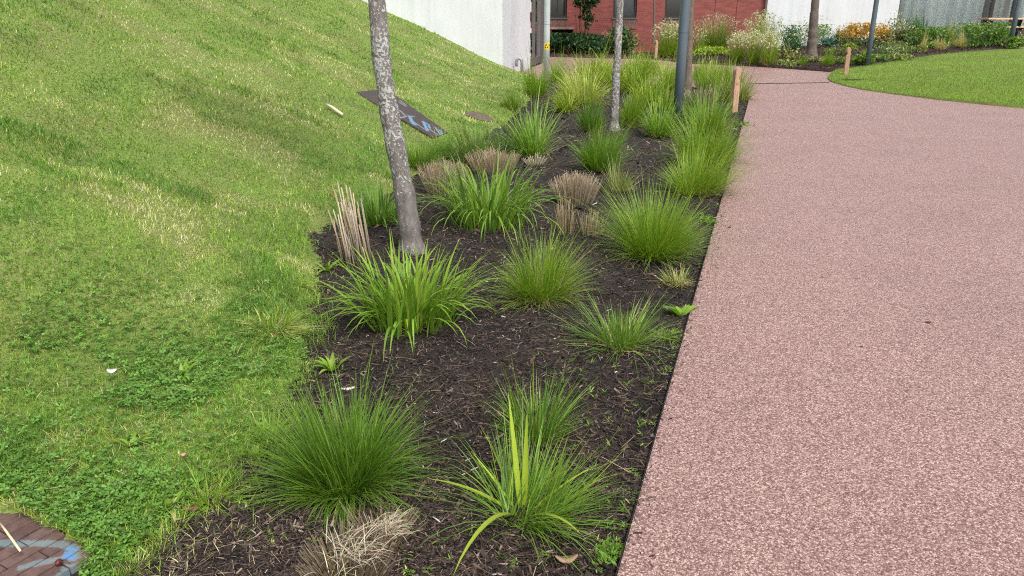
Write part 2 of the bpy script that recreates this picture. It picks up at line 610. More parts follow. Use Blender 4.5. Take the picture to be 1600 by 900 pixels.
# mulch bed beside the path: a fine relief near the camera, coarser away from it
ss = [-1.6]
while ss[-1] < 21.5:
    ss.append(ss[-1] + max(0.016, 0.0055 * (ss[-1] + 2.2)))
ss = np.array(ss)
cc = np.concatenate([np.linspace(-0.06, 1.2, 75), np.linspace(1.2, 3.2, 90)[1:], np.linspace(3.2, 7.5, 30)[1:]])
S_, C_ = np.meshgrid(ss, cc, indexing='ij')
X_ = EDGE0[0] + EDGED[0] * S_ + EDGEN[0] * C_
Y_ = EDGE0[1] + EDGED[1] * S_ + EDGEN[1] * C_
Z_ = h_mulch(X_, Y_)
Z_ = np.where(C_ < 0.03, np.minimum(Z_, -0.02), Z_)
Z_ = np.where(h_lawn(X_, Y_) > Z_ + 0.05, np.minimum(Z_, -0.09), Z_)
a, b_ = S_.shape
idx = np.arange(a * b_).reshape(a, b_)
Q = np.stack([idx[:-1, :-1], idx[1:, :-1], idx[1:, 1:], idx[:-1, 1:]], -1).reshape(-1, 4)[:, ::-1]
tag(obj('mulch_bed', mk('mulch_bed', np.stack([X_, Y_, Z_], -1).reshape(-1, 3), quads=Q, smooth=True), M_SOIL), kind='structure')

# grass mound
ys = np.concatenate([np.arange(-4, 8, 0.07), np.arange(8, 21.35, 0.12)])
xs = np.concatenate([np.arange(-16, -5, 0.4), np.arange(-5, 1.3, 0.06)])
GX, GY = np.meshgrid(xs, ys, indexing='ij')
GZ = h_lawn(GX, GY)
a, b_ = GX.shape
idx = np.arange(a * b_).reshape(a, b_)
Q = np.stack([idx[:-1, :-1], idx[1:, :-1], idx[1:, 1:], idx[:-1, 1:]], -1).reshape(-1, 4)
keep = (GX.ravel()[Q].max(1) < foot(GY.ravel()[Q].mean(1)) + 0.5)
PAVE_POLY = [(-6, -4), (-1.22, -4), (-1.22, 1.72), (-1.27, 1.92), (-1.42, 2.02), (-1.66, 2.13), (-2.2, 2.36), (-6, 3.4)]
VV = np.stack([GX, GY, GZ], -1).reshape(-1, 3)
inp = inside(VV[:, :2], PAVE_POLY)
VV[inp, 2] = -0.12
tag(obj('lawn_mound', mk('lawn_mound', VV, quads=Q[keep], smooth=True), M_LAWNSOIL), kind='structure')

# path
def px(*ps):
    return [tuple(gp(u, v)[:2]) for u, v in ps]
def edge_at(y):
    return (EDGE0[0] + (y - EDGE0[1]) * EDGED[0] / EDGED[1], y)
BED_END = [(4.72, 15.7), (4.86, 16.6), (4.7, 17.5), (4.2, 18.5), (3.1, 19.6), (1.6, 20.5), (0.4, 20.95), (-0.4, 21.1)]
FARBED = [(1.1, 33.2), (1.6, 32.7)] + px((930, 91), (1024, 93.5), (1085, 100), (1170, 103.5), (1240, 106.5), (1306, 109.5))
LAWN_R = px((1306, 109.5), (1298, 115), (1293, 122), (1298, 128), (1318, 134), (1345, 140), (1400, 148), (1470, 155), (1540, 161), (1600, 165))
LAWN_B = px((1600, 73.5), (1560, 77), (1500, 82), (1450, 87.5), (1400, 95), (1355, 103), (1330, 106.5))
PATH = [edge_at(-8), edge_at(1.85), edge_at(8), edge_at(15.0)] + BED_END + [(-0.1, 22), (0.585, 25.55), (1.05, 28.0), (1.1, 31)] + FARBED \
    + LAWN_R[1:] + [(11.5, 13.6), (16, 12.8), (26, 12.4), (26, -8)]
V, F = sheet(PATH, 0.9, lambda x, y: 0 * x, 0.10)
tag(obj('path', mk('path', V, ngons=F), M_PATH), kind='structure')

# lawn on the right and the far planting bed, both on the rising ground
LAWN_POLY = LAWN_R + [(11.5, 13.6), (16, 12.8), (26, 12.4), (26, 28.5)] + LAWN_B
V, F = sheet(LAWN_POLY, 0.8, lambda x, y: h_right(x, y) + 0.012, 0.10)
tag(obj('lawn', mk('lawn', V, ngons=F, smooth=True), M_LAWNSOIL), kind='structure')
FB_POLY = FARBED + LAWN_B[::-1] + [(26, 28.5), (26, 36.5), (1.1, 36.5)]
V, F = sheet(FB_POLY, 0.35, lambda x, y: h_right(x, y) - 0.02 + 0.07 * fbm(x * 1.5, y * 1.5, 21) + 0.05 * vn(x * 5, y * 5, 22), 0.12)
tag(obj('planting_bed', mk('planting_bed', V, ngons=F, smooth=True), plain('brown_bark_mulch', (0.040, 0.026, 0.022), 0.95, 0, 0.75, 9.0, 0.8)), kind='structure')

# thin steel edging between bed and path
mb = MB()
e0, e1 = np.array(edge_at(-2)), np.array(edge_at(15.0))
pts = [e0, e1] + [np.array(p) for p in BED_END[:6]]
for i in range(len(pts) - 1):
    p, q = pts[i], pts[i + 1]
    d = (q - p) / np.linalg.norm(q - p)
    n = np.array([-d[1], d[0]])
    a0, a1, b0, b1 = p + n * 0.002, q + n * 0.002, p + n * 0.006, q + n * 0.006
    mb.add([(*a0, -.08), (*a1, -.08), (*b1, -.08), (*b0, -.08), (*a0, -.002), (*a1, -.002), (*b1, -.002), (*b0, -.002)],
           [(0, 3, 2, 1), (4, 5, 6, 7), (0, 1, 5, 4), (1, 2, 6, 5), (2, 3, 7, 6), (3, 0, 4, 7)])
tag(mb.build('bed_edging', M_EDGING), kind='structure')

# drainage slot across the path
p, q = gp(1168, 133.2), gp(1295, 129.3)
mb = MB()
d = (q - p)[:2] / np.linalg.norm((q - p)[:2])
n = np.array([-d[1], d[0]]) * 0.045
mb.add([(*(p[:2] - n), .004), (*(q[:2] - n), .004), (*(q[:2] + n), .004), (*(p[:2] + n), .004),
        (*(p[:2] - n), .008), (*(q[:2] - n), .008), (*(q[:2] + n), .008), (*(p[:2] + n), .008)],
       [(0, 3, 2, 1), (4, 5, 6, 7), (0, 1, 5, 4), (1, 2, 6, 5), (2, 3, 7, 6), (3, 0, 4, 7)])
tag(mb.build('slot_drain', M_EDGING), 'narrow dark slot drain crossing the pink path', 'drain')

# clay pavers in the near corner
def paver_mat():
    m, nt, b = new_mat('clay_paver')
    p = pos(nt)
    oi = nt.nodes.new('ShaderNodeObjectInfo')
    c = ramp(nt, oi.outputs['Random'], [(0.0, (0.095, 0.056, 0.050)), (0.5, (0.13, 0.078, 0.068)), (1.0, (0.145, 0.098, 0.088))])
    d = ramp(nt, noise(nt, 25, 6, 0.7, p), [(0.3, (0.6, 0.6, 0.6)), (0.7, (1.3, 1.25, 1.2))])
    c = mixc(nt, 1.0, c, d, 'MULTIPLY')
    s = nt.nodes.new('ShaderNodeSeparateXYZ')
    nt.links.new(p, s.inputs[0])
    def pw(u, v):
        q = gp_flat(u, v)
        return q[0], q[1]
    def strokes(L):
        out = []
        for (u0, v0, u1, v1, r) in L:
            out.append((*pw(u0, v0), *pw(u1, v1), r))
        return out
    jit = math_(nt, 'MULTIPLY', math_(nt, 'SUBTRACT', noise(nt, 75, 5, 0.8, p), 0.5), 2.6)
    k1 = segs_mask(nt, s.outputs[0], s.outputs[1], strokes([(-30, 852, 40, 850, .018), (40, 850, 98, 851, .016), (98, 851, 118, 858, .016),
                   (34, 888, 55, 882, .014), (55, 882, 80, 877, .016), (110, 890, 100, 905, .03), (80, 877, 100, 872, .012), (112, 856, 116, 872, .02)]), jit)
    k2 = segs_mask(nt, s.outputs[0], s.outputs[1], strokes([(105, 868, 111, 872, .014), (108, 858, 118, 860, .008), (106, 896, 104, 905, .012)]), jit)
    c = mixc(nt, math_(nt, 'MULTIPLY', k1, 0.42), c, (0.22, 0.36, 0.40))
    c = mixc(nt, math_(nt, 'MULTIPLY', k2, 0.62), c, (0.08, 0.27, 0.62))
    nt.links.new(c, b.inputs['Base Color'])
    b.inputs['Roughness'].default_value = 0.85
    bump(nt, b, noise(nt, 90, 4, 0.7, p), 0.35, 0.005)
    return m

def gp_flat(u, v):
    d = ray(u, v)
    return d[:2] * (CAMH / -d[2])

pave = MB().box(-3.2, -1.12, 0.4, 2.75, -0.16, -0.075).build('brick_paving', M_SOIL)
tag(pave, kind='structure')
bw, bl = 0.053, 0.185
mbp = MB().box(-bw / 2 + .0025, bw / 2 - .0025, -bl / 2 + .0025, bl / 2 - .0025, -0.06, 0)
pm = mk('paver', mbp.V, ngons=mbp.F)
M_PAVER = paver_mat()
pa = math.radians(-29)
ca, sa = math.cos(pa), math.sin(pa)
for i in range(-30, 31):
    for j in range(-10, 11):
        lx, ly = i * bw, (j + (0.5 if i % 2 else 0.0)) * bl
        wx, wy = -1.75 + lx * ca - ly * sa, 1.8 + lx * sa + ly * ca
        if not (-2.5 < wx < -1.1 and not (wx > -1.33 and wy < 1.9) and 1.2 < wy < 2.6):
            continue
        if not inside(np.array([[wx - .03, wy - 0.10]]), PAVE_POLY)[0]:
            continue
        o = obj('paver', pm, M_PAVER, pave, (wx, wy, 0.003 + 0.006 * (rng.random() - .5)), pa)
        o.rotation_euler = (0.02 * (rng.random() - .5), 0.02 * (rng.random() - .5), pa + 0.012 * (rng.random() - .5))

# ------------------------------------------------------------------ buildings
wb = empty('white_building', (-0.25, 21.2, 0), 'white rendered building with vertical streaks behind the grass mound', 'building')
WL = Vector((-0.25, 21.2, 0))
fp = [(-18, 21.2), (-0.25, 21.2), (0.585, 25.55), (0.385, 25.59), (0.86, 28.04), (1.05, 28.0), (1.28, 29.2), (1.28, 36.3), (-18, 36.3)]
mb = MB(Matrix.Translation(-WL))
mb.prism(fp, lambda a, b, s: (a, b, -0.3 + 7.3 * s))
mb.build('wall', M_WHITE, wb)
# glazed door in the side face: local x runs along the wall, y points out of it
dd = Vector((0.465, 2.45, 0)).normalized()
DM = Matrix.Translation(Vector((0.585, 25.55, 0)) - WL) @ Matrix(((dd.x, dd.y, 0, 0), (dd.y, -dd.x, 0, 0), (0, 0, 1, 0), (0, 0, 0, 1)))
door = MB(DM)
for x0, x1 in ((0.02, 0.13), (1.17, 1.29), (2.36, 2.47)):
    door.box(x0, x1, -0.14, -0.05, 0.0, 3.2)
for z0, z1 in ((0.03, 0.26), (2.25, 2.36), (3.1, 3.2)):
    door.box(0.13, 1.17, -0.139, -0.055, z0, z1)
    door.box(1.29, 2.36, -0.139, -0.055, z0, z1)
door = door.build('door', M_GREYFRAME, wb)
MB(DM).box(2.471, 2.491, -.205, .006, 0.0, 3.9).build('jamb', M_GREYFRAME, door)
MB(DM).box(0.02, 2.46, -.198, -.17, 0.0, 3.9).build('dark_backing', plain('backing_green_grey', (.035, .055, .052), .8), door)  # added panel behind the panes; the interior's darkness is painted on it
for x0, x1 in ((0.131, 1.169), (1.291, 2.359)):
    MB(DM).box(x0, x1, -0.105, -0.095, 0.261, 2.249).build('pane', M_GLASS, door)
    MB(DM).box(x0, x1, -0.105, -0.095, 2.361, 3.099).build('pane', M_GLASS, door)
for x0, x1, z0, z1 in ((0.45, 0.68, 1.55, 2.0), (0.36, 0.72, 0.95, 1.2), (0.5, 0.7, 0.32, 0.42)):
    MB(DM).box(x0, x1, -0.094, -0.090, z0, z1).build('notice', M_PAPER, door)
mb = MB(Matrix.Translation(-WL))
mb.prism([(1.055, 28.0), (1.29, 29.2), (1.29, 35.98), (1.281, 35.98), (1.281, 29.2), (1.045, 28.0)], lambda a, b, s: (a, b, 0.01 + 4 * s))
mb.build('side_panel', M_GREYFRAME, wb)
for z0, z1 in ((1.42, 1.68), (0.92, 1.06)):
    MB(DM).box(-0.11, -0.03, 0.002, 0.04, z0, z1).build('wall_box', M_DARKFRAME, wb)
# bent pipe against the side face
mb = MB(Matrix.Translation(-WL))
P0 = Vector((0.10, 22.6, 0))
cv = [P0 + Vector((0.10 + 0.09 * math.cos(t) * 0.9, 0, 0.32 + 0.12 * math.sin(t))) for t in np.linspace(math.pi, 0, 9)]
mb.tube([P0 + Vector((0.02, 0, 0.22))] + cv + [P0 + Vector((0.181, 0, -0.05))], 0.042, 12)
mb.build('bent_pipe', M_STEEL, wb, smooth=True)

bbx, YB = 1.30, 36.0
bb = empty('brick_building', (6, YB, 0), 'red brick building with dark framed windows beyond the path', 'building')
BL = Vector((6, YB, 0))
TB = Matrix.Translation(-BL)
def bx(u):
    return (u - 800) / FPX / 1.0637 * YB
openings = [(bx(856), bx(886), 1.50, 3.3), (bx(862), bx(896), 0.30, 1.02), (bx(958), bx(995), 1.50, 3.3), (bx(1039), bx(1079), 1.50, 3.3)]
xr = bx(1197)
cutx = sorted({bbx, xr} | {o[0] for o in openings} | {o[1] for o in openings})
cutz = sorted({-0.3, 6.0, 0.30, 1.02, 1.50, 3.3})
mb = MB(TB)
for i in range(len(cutx) - 1):
    z_from = None
    for j in range(len(cutz) - 1):
        xm, zm = (cutx[i] + cutx[i + 1]) / 2, (cutz[j] + cutz[j + 1]) / 2
        if not any(o[0] < xm < o[1] and o[2] < zm < o[3] for o in openings):
            mb.box(cutx[i], cutx[i + 1], YB, YB + 0.3, cutz[j], cutz[j + 1])
mb.build('wall', M_BRICK, bb)
for k, (x0, x1, z0, z1) in enumerate(openings):
    if k == 1:
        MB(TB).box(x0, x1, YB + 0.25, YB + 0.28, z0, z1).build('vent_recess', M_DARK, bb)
        MB(TB).box(x0 - .05, x1 + .05, YB - 0.03, YB + 0.10, z1, z1 + 0.11).build('lintel', M_PALEBRICK, bb)
        continue
    w = MB(TB)
    fw = 0.09
    w.box(x0, x0 + fw, YB + .08, YB + .16, z0, z1).box(x1 - fw, x1, YB + .08, YB + .16, z0, z1)
    w.box(x0 + fw, x1 - fw, YB + .082, YB + .158, z0, z0 + fw).box(x0 + fw, x1 - fw, YB + .082, YB + .158, z1 - fw, z1)
    if k == 0:
        w.box(x0 + .40, x0 + .46, YB + .082, YB + .158, z0 + fw, z1 - fw)
    w = w.build('window', M_DARKFRAME, bb)
    MB(TB).box(x0 + fw, x1 - fw, YB + .115, YB + .125, z0 + fw, z1 - fw).build('pane', M_GLASS, w)
    MB(TB).box(x0, x1, YB + .30, YB + .32, z0, z1).build('window_backing', M_BACKING if k == 2 else M_DARK, w)  # added backing; room darkness, and second window's blue tone, painted on it
    MB(TB).box(x0 - .04, x1 + .04, YB - .05, YB + .08, z0 - 0.06, z0 + .004).build('sill', M_GREYFRAME, w)
    MB(TB).box(x0, x1, YB - .022, YB + .02, z0 - 0.46, z0 - 0.062).build('soldier_course', M_SOLDIER, bb)
for u in (1117, 1151):
    MB(TB).box(bx(u) - .012, bx(u) + .012, YB - .006, YB + .02, -0.2, 5.9).build('movement_joint', M_DARKFRAME, bb)

YW = 35.7
wr = empty('white_wall_building', (14, YW, 0), 'white streaked wall with curtained glass front at the far right', 'building')
TW = Matrix.Translation((-14, -YW, 0))
def wx(u):
    return (u - 800) / FPX / 1.0637 * YW
MB(TW).box(wx(1198.5), wx(1404), YW, YW + .4, -0.3, 6.0).build('wall', M_WHITE, wr)
gx0, gx1 = wx(1404), 26.0
fr = MB(TW)
for u, wd in ((1404, .06), (1549, .13), (1583, .10)):
    fr.box(wx(u), wx(u) + wd, YW + .05, YW + .15, 0.2, 5.0)
fr.box(gx0, gx1, YW + .052, YW + .148, 0.2, 0.42).box(gx0, gx1, YW + .052, YW + .148, 4.9, 5.0)
fr.build('mullion', M_DARKFRAME, wr)
for u0, u1 in ((1404, 1476), (1476.4, 1549), (1552, 1583), (1585, 1625)):
    MB(TW).box(wx(u0) + .03, wx(u1) - .004, YW + .095, YW + .105, 0.43, 4.89).build('pane', M_GLASS2, wr)
def curtain(u0, u1, mat, amp, seed):
    x0, x1 = wx(u0), wx(u1)
    r = np.random.default_rng(seed)
    n = int((x1 - x0) / 0.02)
    xx = np.linspace(x0, x1, n)
    ph = np.cumsum(r.uniform(0.1, 0.5, n) * (.35 + 1.2 * vn(xx * 1.3, 0 * xx, seed + 20)))
    yy = YW + 0.42 + amp * np.sin(ph) * (0.5 + r.random()) + 0.04 * vn(xx * 2, 0 * xx, seed)
    V = []
    for z, sp_ in ((0.45, 1.0), (2.2, 0.9), (4.8, 0.7)):
        V += [(x - 14, YW + .42 + (y - YW - .42) * sp_ - YW, z) for x, y in zip(xx, yy)]
    Q = [(k * n + i, k * n + i + 1, (k + 1) * n + i + 1, (k + 1) * n + i) for k in range(2) for i in range(n - 1)]
    return obj('curtain', mk('curtain', V, quads=Q, smooth=True), mat, wr)
curtain(1405, 1547, M_CURTAIN, 0.12, 3)
curtain(1556, 1579, M_CURTAINW, 0.05, 4)
curtain(1586, 1620, M_CURTAIN, 0.06, 5)
MB(TW).box(gx0, gx1, YW + 2.0, YW + 2.1, 0, 5).box(gx0, gx1, YW + .3, YW + 2.0, 5.0, 5.1).build('room_wall', plain('room_grey', (0.18, 0.18, 0.18), 0.9), wr)

# terrace and picnic table at the far right
tz = float(h_right(19.5, 31))
MB().box(18.3, 26, 30.0, 33.5, tz - 0.25, tz + 0.02).build('terrace', brick_mat('red_terrace_brick', (0.33, 0.13, 0.10), (0.28, 0.10, 0.08), (0.2, 0.14, 0.12)))
tag(bpy.data.objects['terrace'], kind='structure')
tz += 0.02
TT = at(1537, 27, 31.2)
t0 = float(TT[0])
tbl = empty('picnic_table', (t0 + .9, 31.2, tz), 'pale wooden picnic table on the terrace at the right edge', 'table')
TM = Matrix.Translation((-t0 - .9, -31.2, -tz))
for k in range(5):
    y = 30.85 + k * 0.15
    MB(TM).box(t0, t0 + 1.9, y, y + .14, tz + .71, tz + .77).build('top_plank', M_TABLE, tbl, bevel=.006)
for s in (0, 1):
    for k in range(2):
        y = 30.45 + s * 1.25 + k * .15
        MB(TM).box(t0 - .3, t0 + 1.9, y, y + .14, tz + .42, tz + .475).build('seat_plank', M_TABLE, tbl, bevel=.006)
for x in (t0 + .18, t0 + 1.5):
    for s in (-1, 1):
        MB(TM).prism([(-.09, 0), (.09, 0), (.09, .709), (-.09, .709)], lambda a, b, q: (x + .12 * q, 31.2 + s * (.45 - b * .30) + a, tz + b)).build('leg', M_DARKFRAME, tbl)
    MB(TM).box(x - .05, x - .002, 30.46, 31.98, tz + .32, tz + .419).build('cross_beam', M_DARKFRAME, tbl)

# ------------------------------------------------------------------ posts, bollards, plate, grate
def lamp_post(u, v, dpx, mat, label, lean=0.0, h=4.6):
    b = gp(u, v)
    r = dpx / scale_at(b[1]) / 2
    root = empty('lamp_post', tuple(b), label, 'lamp post', 'lamp posts along the path')
    MB().tube([(0, 0, -.1), (lean * .25, 0, h * .25), (lean * .5, 0, h * .5), (lean, 0, h)], r, 28, ).build('pole', mat, root, smooth=False)
    bpy.data.objects[root.children[0].name].data.polygons.foreach_set('use_smooth', [len(p.vertices) == 4 for p in root.children[0].data.polygons])
    MB().tube([(lean * 1.36 / h, 0, 1.36), (lean * 1.37 / h, 0, 1.366)], r * 1.012, 28).build('collar_seam', M_DARKFRAME, root)
    MB().tube([(lean, 0, h + .002), (lean, 0, h + .5)], r * .95, 20).build('lantern', M_POSTL, root, smooth=True)
    return root, b, r
lamp_post(1057, 203, 14.6, M_POST, 'blue grey lamp post among the tufts beside the slim grey trunk')
lamp_post(1354.5, 103.5, 7.2, M_POST, 'blue grey lamp post at the lawn corner in front of the golden shrubs')
lamp_post(1577, 76, 7.0, M_POST, 'blue grey lamp post at the right edge in front of the picnic table', 0.0)
lp, lb, lr = lamp_post(853.5, 122, 9.4, M_POSTL, 'pale grey round post with a yellow number sticker near the white building')
# sticker and its digits, bent round the pole
zc = float(at(853, 72, lb[1])[2] - lb[2])
def on_pole(s, z, r):
    a = -math.pi / 2 + s / r
    return (r * math.cos(a), r * math.sin(a), z)
V, Q = [], []
for i in range(13):
    s = -0.075 + 0.19 * i / 12
    V += [on_pole(s, zc - .085, lr + .003), on_pole(s, zc + .085, lr + .003)]
Q = [(2 * i, 2 * i + 2, 2 * i + 3, 2 * i + 1) for i in range(12)]
stk = obj('sticker', mk('sticker', V, quads=Q), plain('yellow_sticker', (0.85, 0.62, 0.03), 0.5, var=0.03), lp)
fc = bpy.data.curves.new('digits', 'FONT')
fc.body = '65'
fc.size = 0.19
fc.offset = 0.005
fo = bpy.data.objects.new('digits', fc)
COL.objects.link(fo)
bpy.context.view_layer.update()
fm = bpy.data.meshes.new_from_object(fo.evaluated_get(bpy.context.evaluated_depsgraph_get()))
bpy.data.objects.remove(fo)
vx = [v.co.copy() for v in fm.vertices]
x0 = min(v.x for v in vx)
for v, c in zip(fm.vertices, vx):
    v.co = on_pole(-0.052 + (c.x - x0), zc - .066 + c.y, lr + .005)
fm.materials.clear()
obj('digits', fm, plain('black_print', (0.01, 0.01, 0.01), 0.6, var=0), stk)

def bollard(u, v, hpx, label, flip, rot):
    b = gp(u, v)
    h = hpx / scale_at(b[1]) * 1.03
    w = 0.105
    pr = [(-w / 2, -.1), (w / 2, -.1), (w / 2, h * .9), (w * .46, h * .95), (w * .3, h * .985), (0, h), (-w * .3, h * .99), (-w * .47, h * .955), (-w / 2, h * .9),
          (-w * .47, h * .85), (-w * .22, h * .80), (-w * .2, h * .77), (-w / 2, h * .69)]
    if flip:
        pr = [(-a, c) for a, c in pr][::-1]
    root = empty('timber_bollard', (b[0], b[1], b[2]), label, 'bollard', 'short timber bollards beside the path')
    o = MB().prism(pr, lambda a, c, s: (a, -.05 + .1 * s, c)).build('shaft', M_WOOD, root, bevel=.006)
    MB().prism([(-.028, h * .62), (.028, h * .62), (.028, h * .68), (-.028, h * .68)], lambda a, c, s: (a, -.0525 - .002 * s, c)).build('marker_plate', plain('worn_wood_plate', (.36, .23, .15), .8), root)
    root.rotation_euler = (0, rot * .0, rot)
bollard(1146, 176, 66, 'notched timber bollard among the grasses at the near bed corner', True, 0.25)
bollard(1321, 117, 40, 'notched timber bollard standing on the tip of the right lawn', False, -0.2)
bollard(1024, 93, 28, 'small far timber bollard below the white flowering grass', False, 0.3)

# rusty plate with spray paint lying on the mound
cor = [gp(556, 144), gp(603, 141), gp(699, 209), gp(676, 218)]
c0 = sum(cor) / 4
ex = Vector(cor[2] - cor[1]).normalized()
nz = ex.cross(Vector(cor[3] - cor[2]))
nz = (nz if nz.z > 0 else -nz).normalized()
ey = nz.cross(ex)
PMX = Matrix.Translation(Vector(c0) + nz * 0.015) @ Matrix((ex, ey, nz)).transposed().to_4x4()
loc2 = [PMX.inverted() @ Vector(c) for c in cor]
ol = [(q.x, q.y) for q in loc2]
def plate_mat():
    m, nt, b = new_mat('dark_weathered_steel')
    tc = nt.nodes.new('ShaderNodeTexCoord')
    s = nt.nodes.new('ShaderNodeSeparateXYZ')
    nt.links.new(tc.outputs['Object'], s.inputs[0])
    n = noise(nt, 9, 6, 0.7, tc.outputs['Object'])
    c = ramp(nt, n, [(0.3, (0.036, 0.026, 0.025)), (0.55, (0.055, 0.038, 0.035)), (0.8, (0.08, 0.052, 0.045))])
    def on_plate(u, v):                         # where the photograph's strokes lie on the plate
        d = Vector(ray(u, v))
        o = Vector((0, 0, CAMH))
        k = (PMX.translation - o).dot(nz) / d.dot(nz)
        q = PMX.inverted() @ (o + d * k)
        return q.x, q.y
    def z(L):
        f = lambda a: (560 + a[0] / 6.67, 100 + a[1] / 6.67)
        return [(*on_plate(*f(a)), *on_plate(*f(b_)), r) for a, b_, r in L]
    jit = math_(nt, 'MULTIPLY', math_(nt, 'SUBTRACT', noise(nt, 30, 3, 0.6, tc.outputs['Object']), 0.5), 1.7)
    w = segs_mask(nt, s.outputs[0], s.outputs[1], z([((425, 395), (490, 440), .018), ((430, 375), (500, 430), .015), ((430, 480), (495, 545), .015),
        ((495, 545), (430, 565), .015), ((510, 530), (535, 540), .015), ((740, 680), (830, 740), .018), ((800, 660), (880, 770), .018), ((590, 610), (720, 700), .013)]), jit)
    bl = segs_mask(nt, s.outputs[0], s.outputs[1], z([((535, 550), (560, 600), .03), ((560, 600), (585, 630), .035), ((545, 545), (575, 545), .018),
        ((675, 600), (720, 690), .024), ((680, 600), (730, 630), .018), ((730, 630), (745, 670), .016), ((850, 690), (890, 750), .022)]), jit)
    c = mixc(nt, math_(nt, 'MULTIPLY', w, 0.6), c, (0.28, 0.31, 0.34))
    c = mixc(nt, math_(nt, 'MULTIPLY', bl, 0.7), c, (0.15, 0.33, 0.48))
    nt.links.new(c, b.inputs['Base Color'])
    b.inputs['Roughness'].default_value = 0.65
    bump(nt, b, n, 0.2, 0.01)
    return m
po = MB().prism(ol, lambda a, c, s: (a, c, -.09 + .09 * s)).build('steel_plate', plate_mat())
po.matrix_world = PMX
tag(po, 'dark rusty plate with blue spray paint lying on the grass slope', 'plate')

# dark grate in the tip of the right lawn
gb = gp(1334, 126)
GS = .6
gr = empty('drain_grate', (gb[0], gb[1], gb[2] + .01), 'flat dark drain grate sunk in the tip of the right lawn', 'grate')
MB(Matrix.Scale(GS, 4)).box(-.45, .45, -.22, -.16, 0, .03).box(-.45, .45, .16, .22, 0, .03).box(-.45, -.4, -.16, .16, 0, .03).box(.4, .45, -.16, .16, 0, .03).build('rim', M_EDGING, gr)
for k in range(7):
    MB(Matrix.Scale(GS, 4)).box(-.4, .4, -.15 + k * .045, -.127 + k * .045, 0, .028).build('bar', M_EDGING, gr)

# ------------------------------------------------------------------ trees
def leaves(P, size, cols, r, flat=0.6):
    """one folded four-sided leaf at each point"""
    n = len(P)
    a = r.normal(size=(n, 3))
    a /= np.linalg.norm(a, axis=1)[:, None]
    b = r.normal(size=(n, 3))
    b[:, 2] *= flat
    b -= (b * a).sum(1)[:, None] * a
    b /= np.linalg.norm(b, axis=1)[:, None]
    s = (size * r.uniform(.6, 1.25, n))[:, None]
    V = np.stack([P - a * s, P + b * s * .45, P + a * s, P - b * s * .45], 1).reshape(-1, 3)
    return V, np.arange(4 * n).reshape(n, 4), np.repeat(cols, 4, 0)

def crown(root, c, rad, n, size, col, seed, trunk_top):
    r = np.random.default_rng(seed)
    k = r.normal(size=(26, 3))
    k = k / np.linalg.norm(k, axis=1)[:, None] * r.uniform(.35, 1, (26, 1)) * np.array(rad)
    mb = MB()
    for q in k[:9]:
        a, e = Vector(trunk_top), Vector(c) + Vector(q)
        mid = a.lerp(e, .5) + Vector((0, 0, .15))
        mb.tube([a - Vector((0, 0, .25)), mid, e], [.022, .014, .005], 6)
    mb.build('limbs', M_STEM, root)
    P = k[r.integers(0, 26, n)] + r.normal(size=(n, 3)) * .22 + np.array(c)
    cl = np.array(col) * r.uniform(.6, 1.4, (n, 1))
    V, Q, C = leaves(P, size, cl, r)
    obj('crown', mk('crown', V, quads=Q, cols=C), M_LEAF, root)

def trunk(label, pts, Y, mat, hz, lean, seed, nleaf=2600, thick=None):
    """pts: (u, v, width in pixels) going up; hz: height of the trunk"""
    W = [at(u, v, Y) for u, v, _ in pts]
    base = W[0].copy()
    base[2] = H(base[0], base[1])
    R = [d / scale_at(Y) / 2 for *_, d in pts]
    root = empty('tree', tuple(base), label, 'tree')
    P = [w - base for w in W]
    top = P[-1] + np.array([lean[0], lean[1], hz - P[-1][2]])
    P = [P[0] - np.array([0, 0, .15])] + P + [P[-1] * .5 + top * .5, top]
    R = [R[0] * 1.6, R[0] * 1.22] + R[1:] + [R[-1] * .85, R[-1] * .55]
    # resample smoothly
    tt = np.arange(len(P))
    fine = np.linspace(0, len(P) - 1, 90)
    P = np.array(P)
    PP = np.stack([np.interp(fine, tt, P[:, i]) for i in range(3)], 1)
    k = np.ones(5) / 5
    PP[2:-2] = np.stack([np.convolve(PP[:, i], k, 'valid') for i in range(3)], 1)
    RR = np.interp(fine, tt, R)
    rr = np.random.default_rng(seed)
    RR = RR * (1 + .10 * (vn(PP[:, 2] * 9, 0 * fine, seed) - .5) * 2)
    PP[:, 0] += .006 * (vn(PP[:, 2] * 5, 0 * fine, seed + 3) - .5)
    tr = MB().tube(PP, RR, 24, True, .035, seed).build('trunk', mat, root, smooth=True)
    crown(root, top + np.array([0, 0, 1.0]), (1.2, 1.2, 1.1), nleaf, .045, (.05, .11, .02), seed, top)
    return root

M_BARK1 = bark_mat('lichen_bark', (0.10, 0.087, 0.080), (0.26, 0.232, 0.215), (0.50, 0.51, 0.49), 0.475, 58, (0.25, 0.85))
M_BARK2 = bark_mat('pale_lichen_bark', (0.10, 0.088, 0.082), (0.28, 0.255, 0.24), (0.50, 0.49, 0.47), 0.46, 38)
M_BARK3 = bark_mat('brown_bark', (0.10, 0.08, 0.062), (0.21, 0.17, 0.135), (0.42, 0.38, 0.30), 0.34, 40)
M_BARK4 = bark_mat('furrowed_bark', (0.085, 0.066, 0.056), (0.20, 0.165, 0.145), (0.30, 0.27, 0.25), 0.3, 40)
trunk('leaning lichen spotted grey trunk nearest the camera beside dry canes', [(644, 392, 37), (642, 372, 34), (634, 310, 32), (624, 255, 29), (613, 200, 28), (604, 150, 28), (598, 110, 26), (594, 60, 26), (588, 0, 24)], 5.28, M_BARK1, 3.4, (-.12, 0), 1)
trunk('slender pale lichen covered trunk rising between the middle grass tufts', [(960, 204, 15), (960, 190, 13.5), (962, 150, 12.5), (963, 110, 12), (966, 75, 10.5), (967, 40, 11.5), (969, 0, 10.5)], 11.4, M_BARK2, 4.2, (.15, 0), 2)
